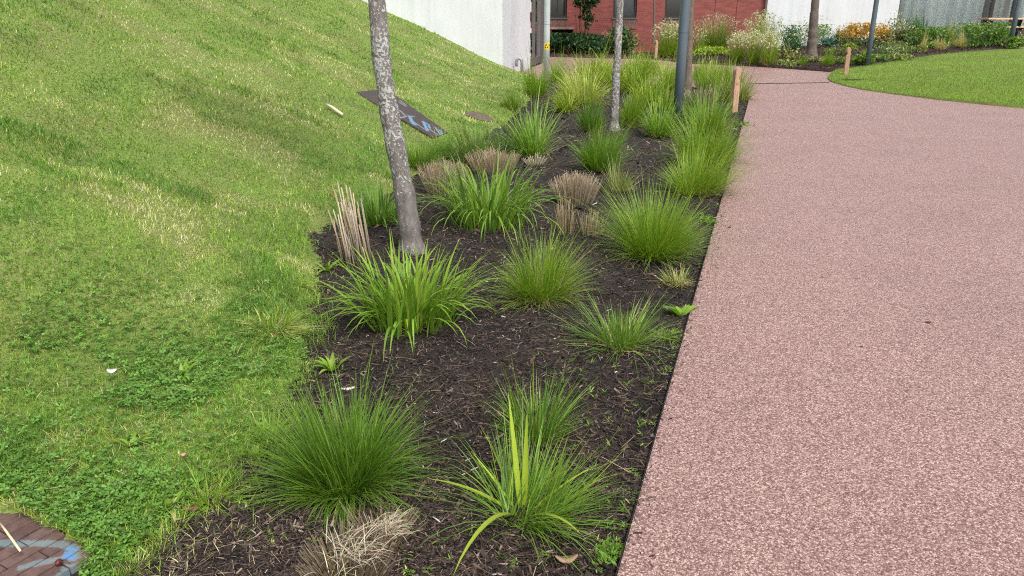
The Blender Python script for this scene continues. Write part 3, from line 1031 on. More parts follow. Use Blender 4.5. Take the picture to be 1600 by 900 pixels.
trunk('brown speckled trunk directly behind the near blue grey lamp post', [(1074, 143, 12.5), (1075, 110, 11.5), (1077, 60, 11), (1079, 0, 11)], 16.4, M_BARK3, 4.5, (.1, 0), 3)
trunk('thick furrowed trunk in front of the right white wall', [(1268, 86, 16), (1268.5, 74, 14.5), (1271, 40, 12.5), (1274, 0, 11.5)], 27.0, M_BARK4, 4.5, (.2, 0), 4)
trunk('thin young trunk standing close to the brick wall', [(1021.5, 62, 3.4), (1022, 30, 3.2), (1022, 0, 3)], 33.5, M_BARK4, 4.0, (0, 0), 5, 1500)

# multi-stemmed shrub against the brick wall
sb = at(912, 74, 34.3)
sr = empty('climbing_shrub', (sb[0], sb[1], 0.05), 'dark leafy multi-stemmed shrub against the brick wall', 'shrub')
r = np.random.default_rng(12)
tops = [(899, 22), (906, -8), (912, -12), (918, 2), (924, -6), (905, 14)]
for k, (u, v) in enumerate(tops):
    e = at(u, v, 34.3) - np.array([sb[0], sb[1], .05])
    MB().tube([(0.03 * (k - 2), 0, -.05), (e[0] * .75 + .05 * r.normal(), .05 * r.normal(), e[2] * .45), tuple(e)], [.022, .016, .008], 6).build('stem', M_STEM, sr)
P = []
for u, v, s, n in ((914, -20, 16, 1300), (905, 3, 7, 260), (922, 3, 8, 360), (932, 0, 5, 120), (916, 15, 6, 200), (922, 28, 6, 150), (910, 26, 5, 80), (919, 40, 5, 60)):
    c = at(u, v, 34.3) - np.array([sb[0], sb[1], .05])
    P.append(c + r.normal(size=(n, 3)) * np.array([s / 36 * .55, .22, s / 36 * .5]))
P = np.concatenate(P)
V, Q, C = leaves(P, .075, np.array((.022, .055, .012)) * r.uniform(.5, 2.0, (len(P), 1)), r)
obj('foliage', mk('foliage', V, quads=Q, cols=C), M_LEAF, sr)

# ------------------------------------------------------------------ grass blades
def blades(B, az, th0, th1, L, w, S, c0, c1, point=True, zmin=None, fold=0.0, twist=None):
    """ribbons that start at B, leave at th0 from the vertical and end at th1"""
    n = len(B)
    d = np.stack([np.cos(az), np.sin(az), 0 * az], 1)
    side = np.stack([-np.sin(az), np.cos(az), 0 * az], 1)
    if twist is not None:
        side = side * np.cos(twist)[:, None] + d * np.sin(twist)[:, None]
    t = np.linspace(0, 1, S + 1)
    p = B.copy()
    K = 3 if fold else 2
    V, C = [], []
    for k in range(S + 1):
        if k:
            th = th0 + (th1 - th0) * ((t[k] + t[k - 1]) / 2) ** 1.3
            p = p + (L / S)[:, None] * (np.sin(th)[:, None] * d + np.cos(th)[:, None] * np.array([0, 0, 1]))
        wp = (min(1, .55 + 1.8 * t[k]) * (1 - t[k] ** 2.6)) if point else 1.0
        hw = (w * max(wp, .04) / 2)[:, None]
        th = th0 + (th1 - th0) * t[k] ** 1.3
        nrm = np.cos(th)[:, None] * d - np.sin(th)[:, None] * np.array([0, 0, 1])
        c = c0 + (c1 - c0) * t[k]
        if fold:
            V += [p - side * hw - nrm * hw * fold, p, p + side * hw - nrm * hw * fold]
            C += [c, c * 1.06, c]
        else:
            V += [p - side * hw, p + side * hw]
            C += [c, c]
    V = np.stack(V, 1)
    C = np.stack(C, 1)
    if zmin is not None:
        lift = np.maximum(V[:, :, 2], zmin if np.isscalar(zmin) else zmin[:, None])
        V[:, :, 2] = lift
    m = K * (S + 1)
    base = (np.arange(n) * m)[:, None]
    q = []
    for k in range(S):
        for j in range(K - 1):
            q.append([k * K + j, k * K + j + 1, (k + 1) * K + j + 1, (k + 1) * K + j])
    q = np.array(q)
    Q = (base[:, :, None] + q[None]).reshape(-1, 4)
    return V.reshape(-1, 3), Q, C.reshape(-1, 3)

PAL = {   # leaf colours
    'deep': (.066, .132, .013), 'mid': (.100, .180, .020), 'green': (.088, .165, .028), 'lime': (.148, .222, .022), 'bright': (.135, .225, .026),
    'yellow': (.27, .33, .055), 'blue': (.068, .145, .058), 'olive': (.115, .140, .032), 'pale': (.34, .33, .13), 'tan': (.40, .30, .185),
    'grey': (.36, .30, .225), 'white': (.52, .45, .33), 'gold': (.46, .31, .07), 'fern': (.022, .058, .020), 'sea': (.085, .175, .125), 'straw': (.46, .40, .17)}

for _k in ('deep', 'mid', 'green', 'lime', 'bright', 'yellow', 'blue', 'olive', 'pale', 'fern', 'sea'):
    PAL[_k] = tuple(1.5 * q for q in PAL[_k])
for _k in ('tan', 'grey', 'straw', 'gold'):
    PAL[_k] = tuple(1.15 * q for q in PAL[_k])

def cols_of(name, n, r, jit=.28, mix=None):
    c = np.array(PAL[name]) * r.uniform(1 - jit, 1 + jit, (n, 1)) * r.uniform(.92, 1.08, (n, 3))
    for other, frac in (mix or {}).items():
        k = r.random(n) < frac
        c[k] = np.array(PAL[other]) * r.uniform(.75, 1.2, (k.sum(), 1))
    return c

_seed = [100]
def tuft_arrays(R, Hh, n, w, pal, r, mix=None, thmax=1.15, droop=1.0, lean=(0, 0), S=5, rb=.3, tipc=1.12, dead=.16, lo=.6):
    q = r.random(n) ** .75
    az = r.uniform(0, 2 * np.pi, n)
    B = np.stack([np.cos(az), np.sin(az), 0 * az], 1) * (rb * R * np.sqrt(r.random(n)))[:, None]
    B[:, 2] = -.02
    az2 = az + r.normal(0, .45, n)
    th0 = q * thmax * r.uniform(.6, 1.1, n)
    th1 = th0 + droop * (.2 + 1.1 * q) * r.uniform(.3, 1.7, n)
    L = (Hh * 1.06 * (1 - q) + R * 1.18 * q) * r.uniform(lo, 1.06, n)
    ph = r.uniform(0, 50)
    L = L * (.55 + .85 * vn(az2 * 1.3 + ph, q * 2.5 + ph, 7)) * r.uniform(.8, 1.1, n)
    lean = (lean[0] + r.normal(0, .13), lean[1] + r.normal(0, .13))
    th1 = th1 + np.where(r.random(n) < .07, r.uniform(.5, 1.3, n), 0)          # uneven outline
    stray = r.random(n) < .05
    L[stray] *= 1.3
    az2 = az2 + .5 * (vn(az2 * 4 + ph, q * 5, 8) - .5)                   # blades gather in locks
    lx = np.sin(th0) * np.cos(az2) + lean[0]
    ly = np.sin(th0) * np.sin(az2) + lean[1]
    az2 = np.arctan2(ly, lx)
    th0 = np.clip(th0 + .5 * (np.hypot(lx, ly) - np.sin(th0)), 0, 1.5)
    c0 = cols_of(pal, n, r, mix=mix)
    c1 = c0 * tipc
    nd = int(n * dead)
    if nd:
        k = slice(0, nd)
        c0[k] = cols_of('tan', nd, r)
        c1[k] = c0[k]
        L[k] *= .6
        th0[k] = r.uniform(.7, 1.4, nd)
        th1[k] = th0[k] + r.uniform(.1, .5, nd)
    return blades(B, az2, th0, th1, L, w * r.uniform(.7, 1.25, n), S, c0, c1, zmin=.006 + .02 * r.random(n), twist=r.normal(0, .5, n))

def place(u, v, hw, hp):
    """base point, half width and height in metres; bases hidden behind other plants are set in front of the walls"""
    b = gp(u, v)
    if b[1] > 34.7:
        q = at(u, v, 34.7)
        b = np.array([q[0], 34.7, float(h_right(q[0], 34.7)) + .05])
        return b, hw / scale_at(34.7), max(.3, float(at(u, v - hp, 34.7)[2]) - b[2])
    s = scale_at(b[1])
    return b, hw / s, hp / s

def tuft(label, u, v, hw, hp, n, wmm, pal, name='grass_tuft', cat='grass tuft', group='grass tufts in the bed', heads=None, mat=None, zoff=0.0, **kw):
    grow, gh = (float(np.interp(v, [100, 150, 230, 330, 480, 600], q)) for q in ([1.15, 1.34, 1.28, 1.16, 1.08, .98], [1.1, 1.18, 1.16, 1.12, 1.05, .97]))
    if not group.startswith('grass'):
        grow = gh = 1.12
    b, R, Hh = place(u, v, hw * grow, hp * gh)
    _seed[0] += 1
    r = np.random.default_rng(_seed[0])
    V, Q, C = tuft_arrays(R, Hh, int(n * 1.05), wmm / 1000 * 1.25, pal, r, **kw)
    o = obj(name, mk(name, V, quads=Q, cols=C, smooth=True), mat or M_LEAF, None, (b[0], b[1], b[2] + zoff))
    tag(o, label, cat, group)
    if heads:
        hc, cnt, size, z0, z1 = heads
        k = r.random((cnt, 2))
        a, q = k[:, 0] * 2 * np.pi, np.sqrt(k[:, 1])
        P = np.stack([np.cos(a) * q * R * .95, np.sin(a) * q * R * .95, Hh * (z0 + (z1 - z0) * r.random(cnt)) * (1 - .25 * q ** 2)], 1)
        P4 = (P[:, None] + r.normal(0, size * .8, (cnt, 4, 3))).reshape(-1, 3)
        V, Q, C = leaves(P4, size, cols_of(hc, len(P4), r, .2) if isinstance(hc, str) else np.array(hc) * r.uniform(.75, 1.15, (len(P4), 1)), r, 1.0)
        h = obj('flower_heads', mk('flower_heads', V, quads=Q, cols=C), M_STRAW, o)
        h['kind'] = 'stuff'
        B = P.copy() * .35
        B[:, 2] = 0
        th = np.arctan2(np.hypot(P[:, 0] - B[:, 0], P[:, 1] - B[:, 1]), P[:, 2])
        V, Q, C = blades(B, a, th, th, np.linalg.norm(P - B, axis=1), np.full(cnt, .006), 1, cols_of(pal, cnt, r), cols_of('pale', cnt, r), point=False)
        obj('flower_stems', mk('flower_stems', V, quads=Q, cols=C), M_LEAF, o)['kind'] = 'stuff'
    return o

# near bed, front to back
tuft('big dark green fine-leaved tuft in front, left of the yellow-leaved one', 538, 762, 142, 164, 1500, 3.4, 'deep', mix={'mid': .35, 'lime': .05}, thmax=1.25, droop=.75, dead=.05, S=6)
yt = tuft('foreground tuft with a few broad yellow-green leaves beside the path edge', 826, 808, 150, 112, 480, 3.6, 'mid', mix={'green': .4, 'lime': .12}, thmax=1.25, droop=.55, lean=(.42, .22), dead=.04, S=6)
tuft('open upright tuft with sparse thin blades behind the yellow-leaved tuft', 836, 690, 88, 150, 330, 4.0, 'green', mix={'bright': .35, 'pale': .05}, thmax=.95, droop=.35, dead=.12, S=6)
tuft('rounded lime green fine tuft right of the big broad-leaved clump', 845, 468, 82, 112, 1250, 3.2, 'lime', mix={'mid': .35, 'tan': .04}, thmax=1.2, droop=.6)
tuft('low spreading pale green tuft near the path edge', 968, 542, 80, 92, 480, 4.2, 'green', mix={'bright': .35, 'pale': .10}, thmax=1.25, droop=.45)
tuft('tiny pale tuft at the path edge with bleached blades', 1058, 446, 34, 34, 200, 4.5, 'olive', mix={'straw': .45, 'bright': .2}, thmax=1.2, droop=.4, dead=.25)
tuft('large dome-shaped bright lime tuft touching the path edge', 1020, 402, 84, 118, 1700, 3.6, 'lime', mix={'mid': .4, 'bright': .15}, thmax=1.15, droop=.55, dead=.07)
tuft('small olive brown tuft right of the cut straw stubs', 966, 300, 30, 42, 380, 4.5, 'olive', mix={'tan': .3, 'mid': .2}, thmax=.95, droop=.5)
tuft('lime tuft leaning over the path below the near lamp post', 1085, 304, 68, 80, 1150, 4.5, 'lime', mix={'bright': .3, 'yellow': .04}, droop=.5, lean=(.03, 0))
tuft('lime tuft spilling sideways over the path edge', 1100, 258, 72, 78, 1150, 5, 'lime', mix={'bright': .3, 'mid': .2}, droop=.5, lean=(.10, .0))
tuft('fresh green fan-shaped tuft below the slender pale trunk', 936, 268, 47, 72, 950, 5, 'bright', mix={'green': .4}, thmax=.95, droop=.5, dead=.03)
tuft('fine soft green tuft at the grass edge below the rusty plate', 742, 254, 52, 58, 750, 5, 'green', mix={'olive': .3}, droop=.55)
tuft('broad upright green tuft right of the fine soft one at the mound foot', 829, 246, 46, 78, 420, 10, 'bright', mix={'green': .3}, thmax=.9, droop=.8)
tuft('grey green wispy tuft tucked behind the cut straw domes', 784, 240, 26, 40, 420, 4, 'blue', mix={'olive': .3}, droop=.5)
tuft('narrow dark green upright tuft left of the slender pale trunk', 923, 207, 28, 58, 650, 6, 'green', mix={'deep': .3}, thmax=.7, droop=.5)
tuft('vivid green upright tuft right of the slender pale trunk', 987, 199, 27, 58, 700, 6, 'lime', mix={'mid': .4}, thmax=.75, droop=.5)
tuft('broad green tuft at the foot of the near lamp post', 1030, 214, 36, 62, 520, 9, 'bright', mix={'green': .35}, thmax=.95, droop=.7)
tuft('wispy green tuft right of the near lamp post', 1106, 212, 40, 60, 800, 6, 'mid', mix={'lime': .35}, thmax=1.0, droop=.5)
tuft('wispy olive tuft just left of the near timber bollard', 1085, 196, 32, 48, 550, 6, 'green', mix={'olive': .35}, thmax=1.0, droop=.5)
tuft('pale arching tuft right of the near timber bollard', 1157, 158, 22, 46, 380, 9, 'olive', mix={'pale': .4, 'bright': .3}, droop=.9)
tuft('pale arching tuft left of the near timber bollard', 1128, 158, 26, 48, 420, 9, 'olive', mix={'pale': .35, 'bright': .4}, droop=.9)
tuft('fine green tuft at the foot of the pale grey post', 838, 152, 26, 50, 650, 7, 'bright', mix={'lime': .4}, thmax=.9, droop=.4)
tuft('fine green tuft right behind the pale grey post', 872, 130, 20, 40, 450, 8, 'bright', mix={'lime': .3}, thmax=.9, droop=.4)
tuft('yellow-green broad tuft nearest the mulch gap under the far posts', 884, 176, 24, 52, 260, 13, 'yellow', mix={'lime': .5}, thmax=.95, droop=.8)
tuft('yellow variegated mound of arching leaves left of the slender pale trunk', 912, 166, 46, 66, 620, 12, 'yellow', mix={'pale': .4, 'lime': .2}, droop=1.0)
tuft('yellow-green mound rising highest behind the variegated one', 925, 134, 44, 58, 560, 13, 'yellow', mix={'lime': .55}, thmax=1.0, droop=.7)
tuft('yellow-green tuft directly behind the slender pale trunk', 962, 140, 34, 50, 420, 12, 'yellow', mix={'lime': .6}, droop=.8)
lab = ['low lime mass left of the brown speckled trunk, front clump', 'lime clump between the two middle trunks, behind the vivid tuft', 'lime clump at the far rim of the bed between the trunks',
       'lime clump right at the brown speckled trunk', 'yellowish small clump behind the lamp post foot tuft']
for k, (u, v, hw, hp) in enumerate([(1010, 168, 34, 50), (990, 145, 30, 50), (1000, 124, 36, 36), (1046, 140, 28, 46), (1044, 175, 26, 40)]):
    tuft(lab[k], u, v, hw, hp, 480, 11, 'lime', mix={'yellow': .3, 'bright': .3}, thmax=1.0, droop=.7)
lab = ['green upright clump just right of the brown speckled trunk', 'green upright clump halfway between brown trunk and near bollard', 'green upright clump behind the near timber bollard', 'green clump at the far right corner of the bed']
for k, (u, v, hw, hp) in enumerate([(1100, 144, 24, 46), (1122, 134, 26, 40), (1142, 142, 22, 42), (1090, 124, 22, 30)]):
    tuft(lab[k], u, v, hw, hp, 480, 9, 'bright', mix={'lime': .4, 'pale': .1}, thmax=.8, droop=.5)

MGX = dict(group='long grass along the mound foot', name='long_grass', cat='grass tuft')
tuft('long unmown grass behind the leaning trunk at the mound foot', 655, 262, 44, 50, 520, 5, 'bright', mix={'green': .4, 'olive': .15}, thmax=1.0, droop=.6, **MGX)
tuft('long unmown grass between trunk and flat-topped straw stub', 690, 250, 40, 44, 480, 5, 'green', mix={'bright': .4}, thmax=1.0, droop=.6, **MGX)
tuft('long unmown grass left of the dry canes', 560, 338, 34, 34, 420, 4.5, 'bright', mix={'green': .4}, thmax=1.0, droop=.6, **MGX)
tuft('long grass at the bed rim below the white building corner', 800, 172, 24, 30, 420, 7, 'bright', mix={'lime': .3, 'olive': .2}, thmax=1.0, droop=.5, **MGX)

# broad leaves of the foreground tuft: each one a part
def leaf_part(parent, az, th0, th1, L, w, col, r, base=(0, 0, 0), S=9, fold=.28):
    V, Q, C = blades(np.array([base], float), np.array([az]), np.array([th0]), np.array([th1]), np.array([L]), np.array([w]), S,
                     np.array([col]), np.array([col]) * 1.05, zmin=.008, fold=fold)
    return obj('leaf', mk('leaf', V, quads=Q, cols=C, smooth=True), M_LEAF, parent)
r = np.random.default_rng(55)
yl = (.34, .44, .045)
for az, a, b_, L, w in ((2.0, .20, .28, .42, .021), (1.3, .10, .02, .36, .022), (3.0, .95, 1.55, .33, .020), (4.2, .75, 2.3, .45, .022), (5.45, .8, 1.9, .27, .017),
                        (2.6, .7, .9, .26, .012), (.35, .9, 1.3, .30, .012)):
    leaf_part(yt, az, a, b_, L, w, np.array(yl) * r.uniform(.85, 1.1), r, (.02 * math.cos(az) - .02, .02 * math.sin(az), 0))

def broad_clump(label, u, v, hw, hp, n, wmm, pal, mix, lean=(0, 0), thmax=.8, droop=1.75):
    b = gp(u, v)
    s = scale_at(b[1])
    R, Hh = hw / s, hp / s
    _seed[0] += 1
    r = np.random.default_rng(_seed[0])
    root = empty('broad_leaved_grass', tuple(b), label, 'ornamental grass', 'grass tufts in the bed')
    for k in range(n):
        q = r.random() ** .8
        az = r.uniform(0, 2 * math.pi)
        rb = .66 * R * math.sqrt(r.random())
        th0 = q * thmax * r.uniform(.2, .9)
        L = (Hh * 1.1 * (1 - q) + R * 1.45 * q) * r.uniform(.7, 1.12)
        th1 = th0 + droop * (.12 + 1.25 * q) * r.uniform(.35, 1.5)
        a2 = az + r.normal(0, .4)
        a2 = math.atan2(math.sin(a2) + lean[1], math.cos(a2) + lean[0])
        c = cols_of(pal, 1, r, .22, mix)[0]
        leaf_part(root, a2, th0, th1, L, wmm / 1000 * r.uniform(.6, 1.2), c, r, (rb * math.cos(az), rb * math.sin(az), -.01), S=8)
    V, Q, C = tuft_arrays(R * .8, Hh * .75, 260, .006, pal, r, mix=mix, thmax=.8, droop=.6, rb=.4, dead=.15)
    obj('inner_blades', mk('inner_blades', V, quads=Q, cols=C, smooth=True), M_LEAF, root)['kind'] = 'stuff'
    return root
broad_clump('large clump of broad arching blades in front of the leaning trunk', 645, 508, 100, 118, 230, 19, 'bright', {'mid': .35, 'lime': .12})
broad_clump('broad-bladed arching clump behind the canes and right of the trunk', 764, 352, 90, 104, 200, 19, 'bright', {'mid': .3, 'green': .3})
broad_clump('small dark broad-bladed clump partly behind the leaning trunk', 590, 350, 50, 74, 120, 16, 'green', {'mid': .4})

# cut-back straw clumps
def stub(label, u, v, hw, hp, n, wmm, pal, mix, th=.55, flop=0, even=.06, rb=.62, name='cut_grass_stub', loose=0, dim=.85):
    b = gp(u, v)
    s = scale_at(b[1])
    R, Hh = hw / s, hp / s
    _seed[0] += 1
    r = np.random.default_rng(_seed[0])
    az = r.uniform(0, 2 * np.pi, n)
    q = np.sqrt(r.random(n))
    B = np.stack([np.cos(az) * q * R * rb, np.sin(az) * q * R * rb, 0 * az - .01], 1)
    th0 = q * th + r.normal(0, .05, n)
    L = Hh / np.cos(np.clip(th0 * .9, 0, 1.2)) * (1 + r.normal(0, even, n)) * (1 - .15 * q * q) * (.85 + .3 * vn(az * 1.5, q * 3, _seed[0]))
    L = np.where(r.random(n) < .12, L * r.uniform(.3, .8, n), L)
    c = cols_of(pal, n, r, .35, mix) * dim
    V, Q, C = blades(B, az, th0, th0 + r.normal(.02, .10, n), L, wmm / 1000 * r.uniform(.7, 1.3, n), 2, c * .8, c, point=False, twist=r.uniform(-1.5, 1.5, n))
    o = obj(name, mk(name, V, quads=Q, cols=C), M_STRAW, None, tuple(b))
    tag(o, label, 'grass stub', 'cut back straw clumps')
    m = flop + loose
    if m:
        az = np.concatenate([r.normal(.25, .45, flop), r.uniform(0, 6.28, loose)])
        B = np.stack([r.normal(.15, .35, m) * R, r.normal(.0, .3, m) * R, Hh * r.uniform(.35, .9, m)], 1)
        c = cols_of('white', m, r, .25)
        V, Q, C = blades(B, az, r.uniform(.5, 1.1, m), r.uniform(1.5, 2.3, m), R * r.uniform(.6, 1.3, m), r.uniform(.0022, .0034, m), 6, c, c, zmin=.01)
        obj('loose_straw', mk('loose_straw', V, quads=Q, cols=C), M_STRAW, o)['kind'] = 'stuff'
    return o
stub('cut straw clump at the bottom edge with bleached stalks flopping right', 544, 896, 58, 40, 1000, 2.4, 'tan', {'white': .08, 'grey': .3}, th=.6, flop=30, even=.3, rb=.9, loose=60, dim=.5)
stub('second lobe of cut straw with bleached stalks flopping to the right', 596, 856, 34, 40, 420, 2.2, 'tan', {'white': .12, 'grey': .3}, th=.8, flop=110, even=.35, rb=.8, loose=30, dim=.55)
stub('flat-topped straw stub left of the two near the leaning trunk', 697, 302, 34, 46, 700, 4.2, 'grey', {'tan': .5, 'white': .06}, th=.26, even=.09, rb=.85, loose=14)
stub('wide straw dome behind the flat-topped stub', 770, 268, 36, 30, 750, 4.2, 'tan', {'grey': .35, 'white': .1}, th=.45, even=.10, rb=.85, loose=14)
stub('isolated straw stub flaring like a fan above broken stalks', 899, 318, 36, 44, 720, 4.2, 'grey', {'tan': .5, 'white': .06}, th=.38, even=.09, rb=.72, loose=20)
stub('short broken straw remnant left, below the fan-shaped stub', 884, 364, 13, 42, 110, 4.5, 'tan', {'olive': .2, 'white': .12}, th=.10, even=.2, rb=.95)
stub('short broken straw remnant right, beside the lime dome tuft', 925, 366, 20, 34, 110, 4.2, 'tan', {'olive': .2, 'white': .1}, th=.22, even=.28, rb=.95, loose=10)
stub('bleached little straw tuft flattened on the mulch behind the stubs', 836, 258, 18, 12, 160, 5, 'white', {'grey': .3}, th=.9, even=.3)
stub('grey straw dome left of the near timber bollard', 1096, 166, 22, 26, 420, 5.5, 'grey', {'olive': .35}, th=.8, even=.2)

# tall dry canes beside the trunk: each cane a part
cb = gp(560, 412)
cs = scale_at(cb[1])
cr = empty('dry_canes', tuple(cb), 'bundle of tall dry cut canes left of the leaning trunk', 'canes')
r = np.random.default_rng(31)
for k in range(52):
    f = r.random()
    top_u = 512 + 66 * f + r.normal(0, 2)
    hpx = r.uniform(62, 126) if r.random() < .8 else r.uniform(25, 60)
    bx_, by_ = (f - .5) * 48 / cs + .0, r.normal(0, .035)
    tx = (top_u - 560) / cs * hpx / 110
    ty = by_ + r.normal(0, .05)
    p1 = Vector((bx_, by_, -.02))
    p2 = Vector((tx if hpx > 40 else bx_ + (tx - bx_) * .5, ty, hpx / cs))
    g = M_STRAW
    mb = MB().tube([p1, p1.lerp(p2, .5) + Vector((r.normal(0, .006), 0, 0)), p2], [.0052, .0048, .0042], 6)
    c = cols_of('grey', 1, r, .35, {'tan': .35, 'white': .15})[0]
    me = mk('cane', mb.V, ngons=mb.F, cols=np.tile(c, (len(mb.V), 1)), smooth=True)
    obj('cane', me, M_STRAW, cr)

# ------------------------------------------------------------------ far planting bed
def leafy(label, u, v, hw, hp, n, size, pal, name='leafy_shrub', cat='shrub', mix=None, depth=None, heads=None, upright=.6, stems=7, group='plants in the far bed'):
    """shrub or perennial: stems, leaves spread in an uneven volume, optional blossoms"""
    b, R, Hh = place(u, v, hw, hp)
    D = depth or min(R, .6)
    _seed[0] += 1
    r = np.random.default_rng(_seed[0])
    kc = max(5, int(6 * R / max(Hh, .2)))
    cen = np.stack([r.uniform(-.85, .85, kc) * R, r.uniform(-.8, .8, kc) * D, Hh * r.uniform(.3, .82, kc)], 1)
    j = r.integers(0, kc, n)
    P = cen[j] + r.normal(size=(n, 3)) * np.array([min(R, .45) * .42, D * .4, Hh * .2])
    P[:, 2] = np.clip(P[:, 2], .03, Hh * 1.05)
    root = empty(name, tuple(b), label, cat, group)
    mb = MB()
    for q in cen[:stems]:
        mb.tube([(q[0] * .4, q[1] * .4, -.05), (q[0] * .8, q[1] * .8, q[2] * .6), tuple(q)], [.010, .008, .004], 5)
    mb.build('stems', M_STEM, root)
    V, Q, C = leaves(P, size, cols_of(pal, n, r, .35, mix), r, upright)
    obj('foliage', mk('foliage', V, quads=Q, cols=C), M_LEAF, root)
    if heads:
        hc, cnt, hs_ = heads
        P = cen[r.integers(0, kc, cnt)] + r.normal(size=(cnt, 3)) * np.array([min(R, .45) * .45, D * .4, Hh * .2]) + np.array([0, 0, Hh * .22])
        P4 = (P[:, None] + r.normal(0, hs_ * .7, (cnt, 4, 3))).reshape(-1, 3)
        V, Q, C = leaves(P4, hs_, np.array(PAL[hc]) * r.uniform(.8, 1.25, (len(P4), 1)), r, 1)
        obj('blossoms', mk('blossoms', V, quads=Q, cols=C), M_STRAW, root)['kind'] = 'stuff'
    return root

def rosette(label, u, v, hw, hp, n, wmm, pal, mix=None, name='broad_leaved_plant', cat='plant', group='plants in the far bed', droop=1.1, fold=.25):
    b, R, Hh = place(u, v, hw, hp)
    _seed[0] += 1
    r = np.random.default_rng(_seed[0])
    q = r.random(n)
    az = r.uniform(0, 6.283, n)
    c = cols_of(pal, n, r, .25, mix)
    B = np.stack([np.cos(az), np.sin(az), 0 * az], 1) * .06 * R
    V, Q, C = blades(B, az, q * .9, q * .9 + droop * r.uniform(.5, 1.3, n), (Hh * (1 - q) + R * 1.2 * q) * r.uniform(.8, 1.15, n), wmm / 1000 * r.uniform(.7, 1.2, n), 6, c, c, zmin=.01, fold=fold)
    o = obj(name, mk(name, V, quads=Q, cols=C, smooth=True), M_LEAF, None, tuple(b))
    return tag(o, label, cat, group)

FG = dict(group='plants in the far bed')
PAL['cream'] = (.50, .52, .30)
PAL['pink'] = (.46, .34, .24)
PAL['wine'] = (.10, .045, .04)
PAL['hosta'] = (.10, .20, .15)
PAL['brightlime'] = (.30, .42, .04)
leafy('dark fern-like foliage below the basement vent', 880, 84, 30, 30, 1500, .10, 'fern', mix={'green': .06}, depth=.9)
leafy('dark green low foliage right of the vent foliage', 920, 82, 26, 26, 1100, .10, 'fern', mix={'blue': .15}, depth=.9)
rosette('blue-green broad-leaved plant against the brick wall', 938, 74, 16, 22, 60, 110, 'sea', {'blue': .4})
leafy('dark mixed foliage beside the thin young trunk', 990, 80, 32, 34, 1600, .09, 'fern', mix={'green': .25, 'olive': .1}, depth=1.0)
tuft('rust tipped grass below the second brick window', 952, 76, 18, 26, 240, 16, 'olive', mix={'fern': .4, 'tan': .2}, heads=('pink', 40, .03, .8, 1.1), **FG)
tuft('tall bent straw-coloured stems in the dark foliage', 985, 84, 20, 42, 50, 12, 'pale', mix={'olive': .3}, thmax=.5, droop=1.0, **FG)
leafy('small leafy shrub under the third brick window', 1046, 70, 14, 34, 700, .07, 'fern', mix={'wine': .15, 'green': .2})
tuft('white flowering grass left of the near lamp post', 1044, 92, 26, 40, 700, 15, 'lime', mix={'bright': .4}, thmax=.9, droop=.5, heads=('cream', 260, .035, .85, 1.35), **FG)
tuft('white flowering tuft right behind the brown speckled trunk', 1092, 86, 14, 32, 260, 14, 'bright', thmax=.8, heads=('cream', 90, .035, .7, 1.25), **FG)
tuft('tall grass with pinkish plumes against the brick wall', 1117, 74, 34, 40, 900, 14, 'olive', mix={'mid': .5, 'lime': .2}, thmax=.8, droop=.4, heads=('pink', 240, .035, .9, 1.18), **FG)
leafy('bright lime ground cover beside the pink path', 1112, 88, 24, 13, 900, .07, 'brightlime', mix={'lime': .4}, name='ground_cover', cat='plant', depth=.8)
for k, (u, v, hw, hp, lb_) in enumerate([(1152, 101, 18, 46, 'white flowering grass clump, leftmost of the row by the path'), (1176, 103, 16, 50, 'white flowering grass clump, middle of the row by the path'),
                                    (1200, 104, 16, 50, 'white flowering grass clump, rightmost of the row by the path')]):
    tuft(lb_, u, v, hw, hp * .8, 520, 15, 'lime', mix={'bright': .5}, thmax=.55, droop=.5, heads=('cream', 170, .035, .8, 1.25), **FG)
tuft('taller white flowering grass behind the row at the white wall corner', 1188, 88, 28, 52, 500, 14, 'bright', mix={'olive': .2}, thmax=.7, droop=.4, heads=('cream', 260, .035, .75, 1.2), **FG)
leafy('mixed reddish low plants left of the thick furrowed trunk', 1226, 100, 20, 26, 700, .06, 'olive', mix={'wine': .35, 'pale': .2}, name='low_plant', cat='plant')
leafy('grey green flowering perennial before the white wall', 1232, 82, 26, 38, 1100, .06, 'blue', mix={'fern': .2, 'pale': .1}, name='perennial', cat='plant', heads=('cream', 70, .03))
leafy('pale flowered perennial left of the thick furrowed trunk', 1254, 76, 14, 36, 600, .05, 'green', mix={'cream': .25}, name='perennial', cat='plant', heads=('cream', 60, .03))
rosette('blue-green hosta left of the thick furrowed trunk', 1242, 78, 18, 18, 60, 120, 'hosta', {'green': .3})
rosette('blue-green hosta right of the thick furrowed trunk', 1292, 76, 20, 22, 70, 120, 'hosta', {'sea': .4})
leafy('pale flowered perennial right behind the thick trunk', 1288, 70, 20, 30, 800, .05, 'green', mix={'cream': .15, 'blue': .3}, name='perennial', cat='plant', heads=('cream', 40, .03))
tuft('small upright tuft left of the thick trunk at the path', 1253, 104, 9, 20, 260, 12, 'mid', mix={'lime': .3}, thmax=.7, **FG)
tuft('round bright green tuft right of the thick trunk at the path', 1292, 105, 13, 28, 520, 9, 'lime', mix={'mid': .4}, thmax=.8, droop=.4, **FG)
tuft('dark sedge clump behind the right hosta', 1308, 66, 12, 28, 260, 14, 'fern', mix={'blue': .3}, thmax=.8, **FG)
leafy('golden shrub, left of the three', 1322, 64, 15, 22, 800, .075, 'gold', mix={'olive': .12, 'tan': .1})
leafy('golden shrub, middle and tallest of the three', 1346, 64, 16, 26, 900, .075, 'gold', mix={'tan': .15})
leafy('golden shrub, right of the lamp post', 1376, 64, 12, 22, 650, .075, 'gold', mix={'olive': .1})
leafy('small lime plant below the golden shrubs', 1329, 80, 9, 11, 220, .06, 'lime', name='low_plant', cat='plant', mix={'lime': .4})
